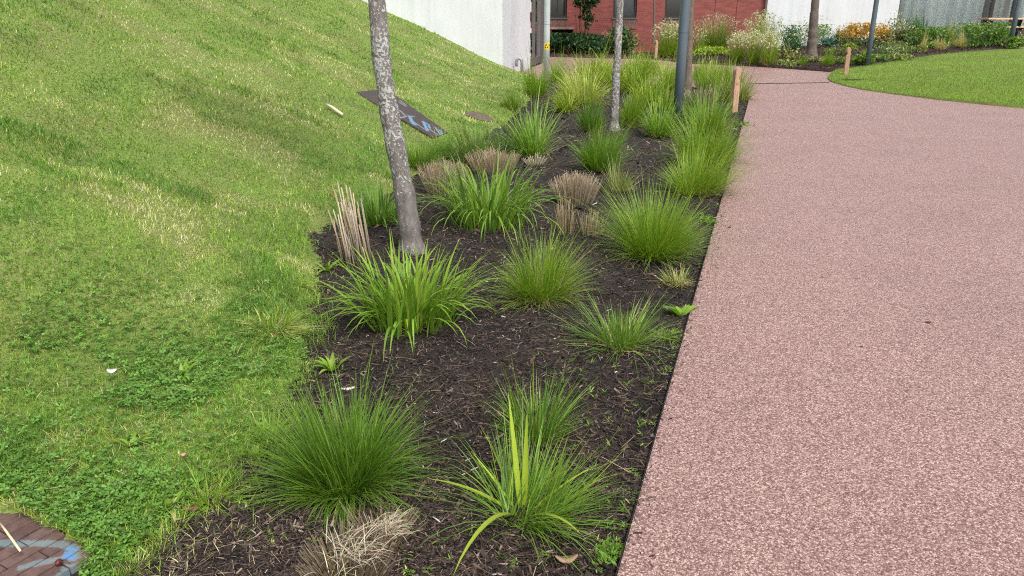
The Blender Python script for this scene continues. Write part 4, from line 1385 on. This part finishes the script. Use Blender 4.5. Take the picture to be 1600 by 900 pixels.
leafy('low green ground cover at the lawn corner lamp post', 1342, 103, 16, 16, 700, .05, 'green', mix={'lime': .3, 'olive': .2}, name='ground_cover', cat='plant')
leafy('low green ground cover right of the corner lamp post', 1372, 98, 14, 12, 500, .05, 'green', mix={'olive': .4}, name='ground_cover', cat='plant')
tuft('upright lime blades left of the corner lamp post', 1350, 90, 6, 24, 90, 18, 'lime', mix={'yellow': .3}, thmax=.5, **FG)
leafy('grey sage-like low plant right of the corner lamp post', 1384, 90, 16, 18, 500, .05, 'blue', mix={'pale': .3, 'olive': .3}, name='low_plant', cat='plant')
leafy('greyish low plant in the middle of the brown mulch', 1406, 86, 14, 14, 400, .05, 'olive', mix={'pale': .3, 'blue': .3}, name='low_plant', cat='plant')
leafy('white flowering airy perennial at the glass front corner', 1396, 70, 22, 36, 500, .05, 'olive', mix={'fern': .3, 'cream': .2}, name='perennial', cat='plant', heads=('cream', 120, .035))
leafy('dark reddish leaved plant before the glass front', 1415, 72, 20, 22, 900, .06, 'olive', mix={'wine': .35, 'fern': .3}, name='low_plant', cat='plant')
leafy('dark foliage mass under the golden shrubs', 1346, 74, 34, 14, 900, .06, 'fern', mix={'wine': .3, 'olive': .3}, name='ground_cover', cat='plant')
tuft('dark spiky sedge before the grey curtains', 1433, 62, 22, 44, 520, 15, 'fern', mix={'green': .5, 'blue': .2}, thmax=.9, droop=.5, **FG)
rosette('pale hosta below the dark spiky sedge', 1425, 72, 16, 18, 50, 110, 'hosta', {'pale': .2})
leafy('green leafy mass before the grey curtains', 1450, 74, 24, 28, 1300, .06, 'green', mix={'lime': .2, 'blue': .2}, name='perennial', cat='plant')
tuft('fine olive grass standing high before the curtains', 1479, 66, 16, 34, 380, 12, 'olive', mix={'mid': .4}, thmax=.6, droop=.3, **FG)
tuft('slim straw-yellow feather grass, leftmost by the right lawn', 1440, 83, 8, 28, 320, 9, 'straw', mix={'lime': .3}, thmax=.55, droop=.4, **FG)
tuft('small straw-yellow feather grass, second from left by the right lawn', 1470, 80, 11, 26, 360, 9, 'straw', mix={'white': .15, 'lime': .15}, thmax=.8, droop=.4, **FG)
tuft('straw-yellow feather grass, rightmost and widest by the right lawn', 1502, 77, 13, 28, 480, 9, 'straw', mix={'lime': .25}, thmax=.8, droop=.4, **FG)
tuft('greenish feather grass behind the straw-yellow ones', 1485, 72, 12, 34, 380, 9, 'straw', mix={'lime': .5}, thmax=.6, droop=.4, **FG)
leafy('white flowering green perennial mass left of the picnic table', 1508, 70, 24, 30, 1500, .06, 'green', mix={'lime': .2, 'blue': .25}, name='perennial', cat='plant', heads=('cream', 70, .03))
leafy('white flowering green perennial mass below the picnic table', 1548, 74, 26, 34, 1700, .06, 'green', mix={'lime': .25, 'blue': .2}, name='perennial', cat='plant', heads=('cream', 90, .03))
leafy('low green plant at the foot of the rightmost lamp post', 1588, 76, 12, 16, 500, .06, 'green', mix={'lime': .3}, name='low_plant', cat='plant')

for k, (u, v, hw, hp, pl, mx, lb_) in enumerate([
        (1312, 101, 12, 12, 'green', {'lime': .3, 'olive': .3}, 'low green cushion just left of the lawn tip bollard'),
        (1402, 94, 12, 10, 'olive', {'green': .4, 'pale': .2}, 'low olive cushion at the lawn rim right of the corner lamp post'),
        (1425, 84, 12, 12, 'green', {'wine': .2, 'olive': .3}, 'low green cushion left of the slim feather grass'),
        (1230, 104, 12, 9, 'olive', {'pale': .3, 'green': .3}, 'low olive cushion at the path left of the thick trunk'),
        (1308, 86, 14, 14, 'olive', {'wine': .3, 'green': .3}, 'reddish olive low plant behind the round bright tuft'),
        (1272, 98, 10, 9, 'olive', {'wine': .2, 'pale': .2}, 'low mixed plant at the foot of the thick trunk'),
        (1400, 78, 20, 14, 'green', {'olive': .4, 'wine': .15}, 'green low plant below the airy white perennial'),
        (1460, 78, 12, 14, 'green', {'lime': .3}, 'green low plant between the two left feather grasses'),
        (1070, 92, 14, 14, 'bright', {'lime': .4}, 'fresh green low plant between lamp post and brown trunk'),
        (1530, 76, 14, 14, 'green', {'blue': .3, 'lime': .2}, 'bluish green low plant right of the widest feather grass')]):
    leafy(lb_, u, v, hw, hp, 420, .05, pl, name='low_plant', cat='plant', mix=mx, depth=.6)
lab = ['pale green clump at the far rim left of the slender trunk', 'pale green clump at the far rim right of the slender trunk', 'pale green clump at the far rim before the far bollard',
       'pale green clump at the far rim behind the brown trunk', 'pale green clump at the far rim halfway to the bed corner', 'yellowish arching clump between variegated mound and pale post']
for k, (u, v, hw, hp) in enumerate([(945, 118, 24, 30), (985, 116, 24, 30), (1022, 118, 24, 28), (1062, 124, 22, 32), (1112, 126, 22, 28), (898, 150, 24, 44)]):
    tuft(lab[k], u, v, hw, hp, 420, 11, 'yellow' if k in (0, 5) else 'lime', mix={'lime': .3, 'pale': .25, 'bright': .2}, thmax=.95, droop=.7)

# ------------------------------------------------------------------ weeds and litter in the near bed
WG = dict(name='weed_rosette', cat='weed', group='weeds along the bed edge')
rosette('toothed dandelion leaves at the lawn edge left of the front tuft', 520, 582, 34, 30, 11, 26, 'bright', {'lime': .3}, **WG)
rosette('dandelion rosette at the lawn edge below the canes', 512, 425, 28, 22, 12, 22, 'bright', {'lime': .3}, **WG)
rosette('dandelion rosette in the lawn corner by the paving', 268, 800, 36, 18, 10, 24, 'bright', {'pale': .2}, **WG)
rosette('flat weed leaves in the clover below the white scrap', 205, 700, 34, 16, 9, 22, 'lime', {'bright': .4}, **WG)
rosette('narrow plantain leaves in the clover patch', 285, 590, 38, 16, 9, 20, 'bright', {'lime': .3}, **WG)
rosette('weed tuft at the mulch edge beside the front tuft', 400, 720, 30, 18, 12, 16, 'lime', {'bright': .5}, **WG)
rosette('pair of round dock leaves at the path edge', 1062, 498, 36, 16, 7, 60, 'bright', {'green': .3}, droop=1.0, **WG)
rosette('small weed leaves at the lawn edge beside the broad clump', 470, 452, 22, 14, 12, 18, 'lime', {'bright': .5}, **WG)
tuft('loose green weed grass under the dock leaves', 1040, 530, 32, 26, 120, 4, 'bright', mix={'lime': .4}, thmax=1.3, name='weed_tuft', cat='weed', group='weeds along the bed edge')
leafy('tiny-leaved creeping weed at the bottom of the path edge', 950, 874, 22, 9, 260, .010, 'mid', mix={'green': .4}, name='creeping_weed', cat='weed', depth=.05, stems=5, group='weeds along the bed edge')
leafy('tiny-leaved creeping weed below the lime dome tuft', 1100, 348, 12, 8, 200, .014, 'mid', mix={'green': .4}, name='creeping_weed', cat='weed', depth=.12, stems=5, group='weeds along the bed edge')
leafy('creeping weed beside the near timber bollard', 1158, 196, 8, 6, 130, .025, 'mid', mix={'green': .4}, name='creeping_weed', cat='weed', depth=.2, stems=4, group='weeds along the bed edge')
tuft('ragged pale grass tussock at the lawn edge', 430, 520, 60, 40, 420, 4, 'pale', mix={'lime': .55, 'bright': .2}, thmax=1.4, name='weed_tuft', cat='weed', group='weeds along the bed edge')
tuft('long lawn grass leaning over the mulch near the paving', 330, 790, 60, 40, 260, 4, 'bright', mix={'lime': .4}, thmax=1.3, lean=(.3, 0), name='weed_tuft', cat='weed', group='weeds along the bed edge')
tuft('long grass at the lawn edge left of the big front tuft', 420, 690, 50, 44, 240, 4, 'bright', mix={'lime': .4, 'pale': .1}, thmax=1.2, lean=(.2, 0), name='weed_tuft', cat='weed', group='weeds along the bed edge')

def chip(label, u, v, lpx, wpx, ang, col, name, cat, thick=.006, curl=.2, z=.012):
    b = gp(u, v)
    s = scale_at(b[1])
    L, W = lpx / s / 2, wpx / s / 2
    n = 7
    V, F = [], []
    r = np.random.default_rng(int(u + v))
    for i in range(n):
        t = i / (n - 1) * 2 - 1
        w = W * max(.12, (1 - abs(t) ** 2.2)) * r.uniform(.8, 1.15)
        zc_ = curl * L * t * t
        V += [(t * L, -w, zc_ + .15 * w), (t * L, w, zc_ + .15 * w), (t * L, w, zc_ - thick), (t * L, -w, zc_ - thick)]
    for i in range(n - 1):
        for k in range(4):
            F.append((i * 4 + k, i * 4 + (k + 1) % 4, i * 4 + 4 + (k + 1) % 4, i * 4 + 4 + k))
    F += [(0, 3, 2, 1), (n * 4 - 4, n * 4 - 3, n * 4 - 2, n * 4 - 1)]
    o = obj(name, mk(name, V, ngons=F, cols=np.tile(col, (len(V), 1)) * r.uniform(.85, 1.1, (len(V), 1)), smooth=True), M_CHIP, None, (b[0], b[1], b[2] + z), ang)
    return tag(o, label, cat)
chip('dry brown leaf on the mulch in front of the yellow-leaved tuft', 885, 884, 36, 16, .1, (.34, .23, .15), 'fallen_leaf', 'leaf', curl=.5)
chip('pale bleached leaf left of the big front tuft', 418, 741, 28, 14, .5, (.42, .36, .32), 'fallen_leaf', 'leaf', curl=.2)
chip('small reddish leaf on the near lawn', 290, 733, 8, 7, .4, (.50, .27, .18), 'fallen_leaf', 'leaf', z=.06)
chip('white wood splinter behind the big front tuft', 544, 611, 22, 7, .3, (.62, .57, .50), 'wood_splinter', 'splinter')
chip('pinkish stone chip above the white splinter', 543, 594, 12, 9, .2, (.36, .20, .16), 'stone_chip', 'stone', thick=.014, curl=-.2)
chip('white paper scrap in the clover', 178, 597, 14, 11, .2, (.80, .80, .82), 'paper_scrap', 'scrap', curl=.4, z=.05)
chip('dark leaf scrap alone on the pink path', 1450, 506, 10, 5, 0, (.07, .035, .028), 'leaf_scrap', 'leaf', thick=.002, z=.006)
chip('small dark crumb left of the leaf scrap on the path', 1346, 544, 5, 3, 0, (.09, .05, .04), 'path_crumb', 'crumb', thick=.002, z=.005)
chip('dark crumb on the path beside the lime dome tuft', 1140, 356, 5, 4, 0, (.08, .05, .045), 'path_crumb', 'crumb', thick=.003, z=.006)
chip('grey pebble on the mulch behind the yellow-leaved tuft', 735, 696, 9, 9, 0, (.34, .38, .40), 'pebble', 'stone', thick=.012, curl=-.2)
chip('cream pebble beside the grey one', 762, 688, 11, 10, 0, (.50, .40, .30), 'pebble', 'stone', thick=.012, curl=-.2)
chip('cream pebble left of the yellow-leaved tuft', 736, 829, 15, 10, 0, (.42, .31, .24), 'pebble', 'stone', thick=.012, curl=-.2)
chip('grey pebble on the path edge above the yellow-leaved tuft', 1021, 687, 11, 9, 0, (.30, .24, .21), 'pebble', 'stone', thick=.01, curl=-.2)
chip('dry brown leaf under the lawn edge by the corner', 300, 807, 26, 10, 0, (.26, .13, .10), 'fallen_leaf', 'leaf', curl=.2, z=.03)
def stick(label, a, b, dpx, col, lift):
    p, q = gp(*a), gp(*b)
    rr = dpx / scale_at(p[1]) / 2
    p[2] += lift
    q[2] += lift
    m = (p + q) / 2
    mb = MB().tube([p - m, (p - m) * .4 + np.array([0, 0, rr * .4]), (q - m) * .5, q - m], [rr * .7, rr, rr * 1.1, rr * .95], 7)
    o = obj('wood_stick', mk('wood_stick', mb.V, ngons=mb.F, cols=np.tile(col, (len(mb.V), 1)), smooth=True), M_CHIP, None, tuple(m))
    tag(o, label, 'stick')
stick('pale wood stick lying on the grass slope left of the plate', (511, 170), (536, 186), 4.5, (.66, .58, .44), .045)
stick('pale stick on the brick pavers', (2, 824), (33, 865), 3.6, (.70, .58, .38), .008)
# the small round fruit on the pavers
fb = gp_flat(93, 884)
r = np.random.default_rng(3)
Vf, Ff = [], []
for i in range(9):
    for k in range(14):
        a, t = 2 * math.pi * k / 14, math.pi * i / 8
        rr = .0105 * (1 + .14 * r.normal() * math.sin(t)) * (1 - .12 * math.cos(2 * a))
        Vf.append((rr * math.sin(t) * math.cos(a), rr * math.sin(t) * math.sin(a), .0085 * math.cos(t) + .0085))
Ff = [(i * 14 + k, i * 14 + (k + 1) % 14, (i + 1) * 14 + (k + 1) % 14, (i + 1) * 14 + k) for i in range(8) for k in range(14)]
fr_ = obj('dried_fruit', mk('dried_fruit', Vf, quads=Ff, smooth=True), plain('dark_red_skin', (.10, .022, .018), .45, var=.5, scale=120), None, (fb[0], fb[1], .005))
tag(fr_, 'small dark red dried fruit on the painted pavers', 'fruit')
MB().tube([(.009, .001, .009), (.02, .003, .012), (.034, .0, .004)], [.0012, .001, .0012], 6).build('stalk', M_STEM, fr_)

# ------------------------------------------------------------------ loose mulch: chips, fibres, bleached bits (uncountable)
def polar(n, a0, a1, d0, d1, r):
    a = np.radians(r.uniform(a0, a1, n))
    d = np.exp(r.uniform(math.log(d0), math.log(d1), n))
    return np.stack([d * np.sin(a), d * np.cos(a)], 1), d

def in_bed(P):
    e = (P - EDGE0) @ EDGEN
    ok = (e > .012) & (P[:, 0] > foot(P[:, 1]) - .12) & (P[:, 1] < 20.3 - .25 * np.maximum(P[:, 0] - 1.5, 0) ** 1.2)
    return ok & ~inside(P, PAVE_POLY)

r = np.random.default_rng(41)
P, d = polar(210000, -38, 20, 1.7, 20, r)
P2, d2 = polar(40000, -38, 14, 1.7, 6, r)
P, d = np.concatenate([P, P2]), np.concatenate([d, d2])
k = in_bed(P)
P, d = P[k], d[k]
n = len(P)
g = np.clip(d / 4, 1, 3)
L = r.gamma(2.0, .0034, n) * g ** .8 + .002
W = L * r.uniform(.12, .5, n)
a = r.uniform(0, 6.283, n)
tl = r.normal(0, .35, n)
spill = (r.random(n) < .014) & (d < 12)
sl = r.uniform(-1, 1, n) ** 3 * .10
es = r.uniform(-.3, 11, n) ** 1.0
Ps = EDGE0 + np.outer(es, EDGED) - np.outer(np.abs(sl) + .004, EDGEN)
P[spill] = Ps[spill]
u = np.stack([np.cos(a) * np.cos(tl), np.sin(a) * np.cos(tl), np.sin(tl)], 1)
w = np.stack([-np.sin(a), np.cos(a), r.normal(0, .4, n)], 1)
c = np.concatenate([P, np.where(spill, .003, h_mulch(P[:, 0], P[:, 1]) + .004 + .006 * r.random(n))[:, None]], 1)
L[spill] *= .6
W[spill] *= .6
V = np.stack([c - u * L[:, None] - w * W[:, None] * .5, c + u * L[:, None] - w * W[:, None] * .3, c + u * L[:, None] * .9 + w * W[:, None] * .5, c - u * L[:, None] * .9 + w * W[:, None] * .4,
              c + np.array([0, 0, 1]) * (W * .5)[:, None]], 1).reshape(-1, 3)
b0 = (np.arange(n) * 5)[:, None]
T = np.concatenate([b0 + np.array(t) for t in ((0, 1, 4), (1, 2, 4), (2, 3, 4), (3, 0, 4))])
t_ = r.random(n)
patch = fbm(P[:, 0] * 1.6, P[:, 1] * 1.6, 31)
pale = np.clip(.035 + .26 * (patch - .42), .02, .2)
L[t_ < pale] *= .75
cl = np.array((.036, .0265, .0230)) * (.45 + 1.25 * patch[:, None]) * r.uniform(.3, 1.9, (n, 1))
m1 = t_ < .22 + pale * 1.5
cl[m1] = np.array((.090, .063, .050)) * r.uniform(.6, 1.5, (m1.sum(), 1))
m2 = t_ < pale
cl[m2] = np.array((.26, .20, .155)) * r.uniform(.6, 1.3, (m2.sum(), 1))
m3 = t_ < .003
cl[spill] *= 1.5
cl[m3] = np.array((.55, .52, .48)) * r.uniform(.8, 1.2, (m3.sum(), 1))
tag(obj('mulch_chips', mk('mulch_chips', V, tris=T, cols=np.repeat(cl, 5, 0)), M_CHIP), 'loose dark bark mulch and bleached chips covering the bed', 'mulch', kind='stuff')

# thin dry stalks strewn over the mulch
P, d = polar(3400, -36, 19, 1.75, 16, r)
P = P[in_bed(P)]
n = len(P)
B = np.concatenate([P, (h_mulch(P[:, 0], P[:, 1]) + .012)[:, None]], 1)
c = cols_of('tan', n, r, .4, {'white': .12, 'grey': .35}) * r.uniform(.35, 1.0, (n, 1))
V, Q, C = blades(B, r.uniform(0, 6.283, n), r.uniform(1.35, 1.6, n), r.uniform(1.4, 1.75, n), r.gamma(2.2, .018, n) + .015, r.uniform(.0008, .0020, n), 3, c, c, point=False)
tag(obj('dry_stalks', mk('dry_stalks', V, quads=Q, cols=C), M_STRAW), 'thin bleached stalks strewn over the mulch', 'straw', kind='stuff')

# small weeds and seedlings spread through the bed
P, d = polar(5000, -36, 19, 1.9, 18, r)
P = P[in_bed(P)]
e = (P - EDGE0) @ EDGEN
near_edge = (e < .12) | (P[:, 0] < foot(P[:, 1]) + .22)
P = P[(near_edge & (fbm(P[:, 0] * 2, P[:, 1] * 2, 44) > .42)) | ((fbm(P[:, 0] * 1.3, P[:, 1] * 1.3, 45) > .62) & (r.random(len(P)) < .35))]
n = len(P)
B = np.concatenate([P, (h_mulch(P[:, 0], P[:, 1]))[:, None]], 1)
B = np.repeat(B, 5, 0)
n = len(B)
c = cols_of('mid', n, r, .35, {'green': .35, 'pale': .08})
V, Q, C = blades(B, r.uniform(0, 6.283, n), r.uniform(.4, 1.2, n), r.uniform(1.2, 1.8, n), r.uniform(.012, .045, n), r.uniform(.003, .008, n), 3, c, c, zmin=-.02)
tag(obj('seedlings', mk('seedlings', V, quads=Q, cols=C), M_LAWN), 'tiny green seedlings along the edges of the bed', 'seedlings', kind='stuff')

# ------------------------------------------------------------------ lawn blades
def lawn_color(x, y, n, r, dry_bias=0.0):
    st = vn(x * .55 + y * .15, y * 2.4 + x * .3, 51)
    pa_ = fbm(x * 1.3, y * 1.3, 52)
    fine = vn(x * 4.5, y * 4.5, 53) * .6 + vn(x * 13, y * 13, 57) * .4
    dry = .30 * st + 1.45 * pa_ + .9 * fine - .86 + dry_bias
    p = r.random(n)
    c = np.array((.174, .308, .040)) * np.ones((n, 1))
    dk = vn(x * 2.1, y * 2.1, 54)[:, None]
    lush = sstep(.56, .74, fbm(x * 2.3, y * 2.3, 59))[:, None]
    c = c * (.62 + .45 * dk + .40 * vn(x * 9, y * 9, 58)[:, None]) * (1 - lush * np.array((.32, .16, .22)))
    dry = dry - .22 * lush[:, 0]
    yel = p < np.clip((dry - .28) * 1.9, .06, .95)
    c[yel] = np.array((.375, .44, .085))
    str_ = p < np.clip((dry - .48) * 1.8, .02, .6)
    c[str_] = np.array((.62, .60, .33))
    return c * r.uniform(.55, 1.45, (n, 1))

bp = gp(750, 183)
aa = np.linspace(0, 2 * math.pi, 22, endpoint=False)
Vb = [(bp[0], bp[1], float(h_lawn(bp[0], bp[1])) + .035)]
for a in aa:
    rr = .7 + .5 * float(vn(a * 1.5, 1.0, 33))
    x, y = bp[0] + .22 * rr * math.cos(a), bp[1] + .34 * rr * math.sin(a)
    Vb.append((x, y, float(h_lawn(x, y)) + .012))
tag(obj('soil_patch', mk('soil_patch', Vb, tris=[(0, i + 1, (i + 1) % 22 + 1) for i in range(22)], smooth=True), plain('bare_brown_soil', (.13, .095, .07), .95, 0, .5, 25, .6)), kind='structure')
r = np.random.default_rng(61)
P, d = polar(480000, -43, 4, 1.75, 21.2, r)
k = (P[:, 0] < foot(P[:, 1]) + .05 + .16 * (vn(P[:, 0] * 7, P[:, 1] * 7, 71) - .5) + .11 * r.exponential(1, len(P)) * (r.random(len(P)) < .16)) & (P[:, 1] < 21.15) & ~inside(P + np.array([.0, -.01]), PAVE_POLY)
P, d = P[k], d[k]
hz = np.maximum(h_lawn(P[:, 0], P[:, 1]), np.where(P[:, 0] > foot(P[:, 1]) - .1, h_mulch(P[:, 0], P[:, 1]), -9))
# not on the plate
loc = np.array([(PMX.inverted() @ Vector((float(x), float(y), float(z))))[:2] if (abs(x - c0[0]) < 1.2 and abs(y - c0[1]) < 1.6) else (9, 9) for (x, y), z in zip(P, hz)])
k = ~inside(loc, ol) & ((((P[:, 0] - bp[0]) / .2) ** 2 + ((P[:, 1] - bp[1]) / .3) ** 2 > 1) | (r.random(len(P)) < .15))
P, d, hz = P[k], d[k], hz[k]
n = len(P)
g = np.clip(d / 3.2, 1, 6)
clov = (sstep(.45, .62, fbm(P[:, 0] * 1.5 + 2.0, P[:, 1] * 1.5, 81)) * sstep(4.3, 3.0, P[:, 1]))
tallp = vn(P[:, 0] * 2.6, P[:, 1] * 2.6, 72)
L = (.019 + .028 * r.random(n) * (.4 + tallp)) * (.95 + .10 * g ** .6) * (1 - .12 * clov)
L = L * (1 + .55 * sstep(.56, .74, fbm(P[:, 0] * 2.3, P[:, 1] * 2.3, 59)))
rim = sstep(.28, .0, foot(P[:, 1]) - P[:, 0])
L = L * (1 + .7 * rim * r.random(n))
c = lawn_color(P[:, 0], P[:, 1], n, r, -.16 * sstep(4.5, 2.5, P[:, 1]) - .1 * sstep(.5, .1, foot(P[:, 1]) - P[:, 0]))
B = np.concatenate([P, hz[:, None] - .004], 1)
th = r.uniform(.1, 1.25, n)
V, Q, C = blades(B, r.uniform(0, 6.283, n), th, th + r.uniform(.1, .9, n), L, .0027 * np.clip(d / 3.6, 1, 5) * r.uniform(.6, 1.3, n), 2, c * .95, c * 1.05)
tag(obj('mound_grass', mk('mound_grass', V, quads=Q, cols=C), M_LAWN), 'short patchy lawn grass covering the mound', 'grass', kind='stuff')

# clover among the near grass
P, d = polar(60000, -42, -8, 1.8, 6, r)
k = (P[:, 0] < foot(P[:, 1]) + .03) & ~inside(P + np.array([.02, -.03]), PAVE_POLY)
P = P[k]
cv_ = sstep(.43, .58, fbm(P[:, 0] * 1.5 + 2.0, P[:, 1] * 1.5, 81)) * sstep(4.4, 3.0, P[:, 1]) + .9 * sstep(2.6, 2.2, P[:, 1] + .25 * (P[:, 0] + 1.5))
P = P[r.random(len(P)) < np.clip(cv_ * .5, .09 * sstep(4.6, 3.2, P[:, 1]), 1)]
n = len(P)
ctr = np.concatenate([P, (h_lawn(P[:, 0], P[:, 1]) + r.uniform(.012, .042, n))[:, None]], 1)
a0 = r.uniform(0, 6.283, n)
cl = np.array((.122, .25, .040)) * r.uniform(.65, 1.5, (n, 1))
Vs, Ts, Cs = [], [], []
tilt = r.normal(0, .3, (n, 2))
sz = r.uniform(.006, .014, n)
for j in range(3):
    a = a0 + j * 2.094
    ring = []
    for (rad, da) in ((0, 0), (.75, -.62), (1.25, -.36), (1.22, 0), (1.25, .36), (.75, .62)):
        x, y = np.cos(a + da) * rad * sz, np.sin(a + da) * rad * sz
        z = x * tilt[:, 0] + y * tilt[:, 1] + (.25 * rad * sz if da != 0 else 0 * sz)
        ring.append(ctr + np.stack([x, y, z], 1))
    Vs.append(np.stack(ring, 1))
Vv = np.concatenate(Vs, 0)
m = len(Vv)
b0 = (np.arange(m) * 6)[:, None]
T = np.concatenate([b0 + np.array([0, i, i + 1]) for i in range(1, 5)])
tag(obj('clover_patch', mk('clover_patch', Vv.reshape(-1, 3), tris=T, cols=np.repeat(np.concatenate([cl] * 3), 6, 0)), M_LEAF), 'patch of clover leaves in the near lawn', 'clover', kind='stuff')

# dead stalks and clippings lying in the mound grass
P, d = polar(1900, -42, 0, 2.6, 20, r)
P = P[P[:, 0] < foot(P[:, 1]) - .1]
n = len(P)
B = np.concatenate([P, (h_lawn(P[:, 0], P[:, 1]) + .03)[:, None]], 1)
c = cols_of('straw', n, r, .3, {'white': .3})
V, Q, C = blades(B, r.uniform(0, 6.283, n), r.uniform(1.1, 1.6, n), r.uniform(1.3, 1.9, n), r.uniform(.02, .085, n), r.uniform(.0012, .003, n), 3, c, c)
tag(obj('grass_clippings', mk('grass_clippings', V, quads=Q, cols=C), M_STRAW), 'bleached grass clippings lying in the mound lawn', 'clippings', kind='stuff')

# lawn on the right
P, d = polar(200000, 18, 40, 12.5, 31, r)
P = P[inside(P, LAWN_POLY)]
n = len(P)
c = np.array((.185, .315, .034)) * (.8 + .45 * fbm(P[:, 0] * .9, P[:, 1] * .9, 91)[:, None]) * r.uniform(.75, 1.25, (n, 1))
k = r.random(n) < .10 + .25 * sstep(.5, .8, fbm(P[:, 0] * 1.2, P[:, 1] * 1.2, 92))
c[k] = np.array((.33, .35, .09)) * r.uniform(.8, 1.2, (k.sum(), 1))
B = np.concatenate([P, (h_right(P[:, 0], P[:, 1]) + .01)[:, None]], 1)
th = r.uniform(.05, .8, n)
V, Q, C = blades(B, r.uniform(0, 6.283, n), th, th + r.uniform(.1, .6, n), r.uniform(.03, .055, n), r.uniform(.010, .020, n), 1, c, c)
tag(obj('lawn_grass', mk('lawn_grass', V, quads=Q, cols=C), M_LAWN), 'even green mown grass of the right lawn', 'grass', kind='stuff')

# coarse bark on the far bed
P, d = polar(60000, 2, 38, 23, 36, r)
P = P[inside(P, FB_POLY)]
n = len(P)
B = np.concatenate([P, (h_right(P[:, 0], P[:, 1]) + .0 + .07 * fbm(P[:, 0] * 1.5, P[:, 1] * 1.5, 21) + .05 * vn(P[:, 0] * 5, P[:, 1] * 5, 22))[:, None]], 1)
V, Q, C = leaves(B, .03, np.array((.055, .034, .028)) * r.uniform(.3, 2.2, (n, 1)), r, .3)
tag(obj('bark_chips', mk('bark_chips', V, quads=Q, cols=C), M_CHIP), 'coarse brown bark chips on the far bed', 'mulch', kind='stuff')
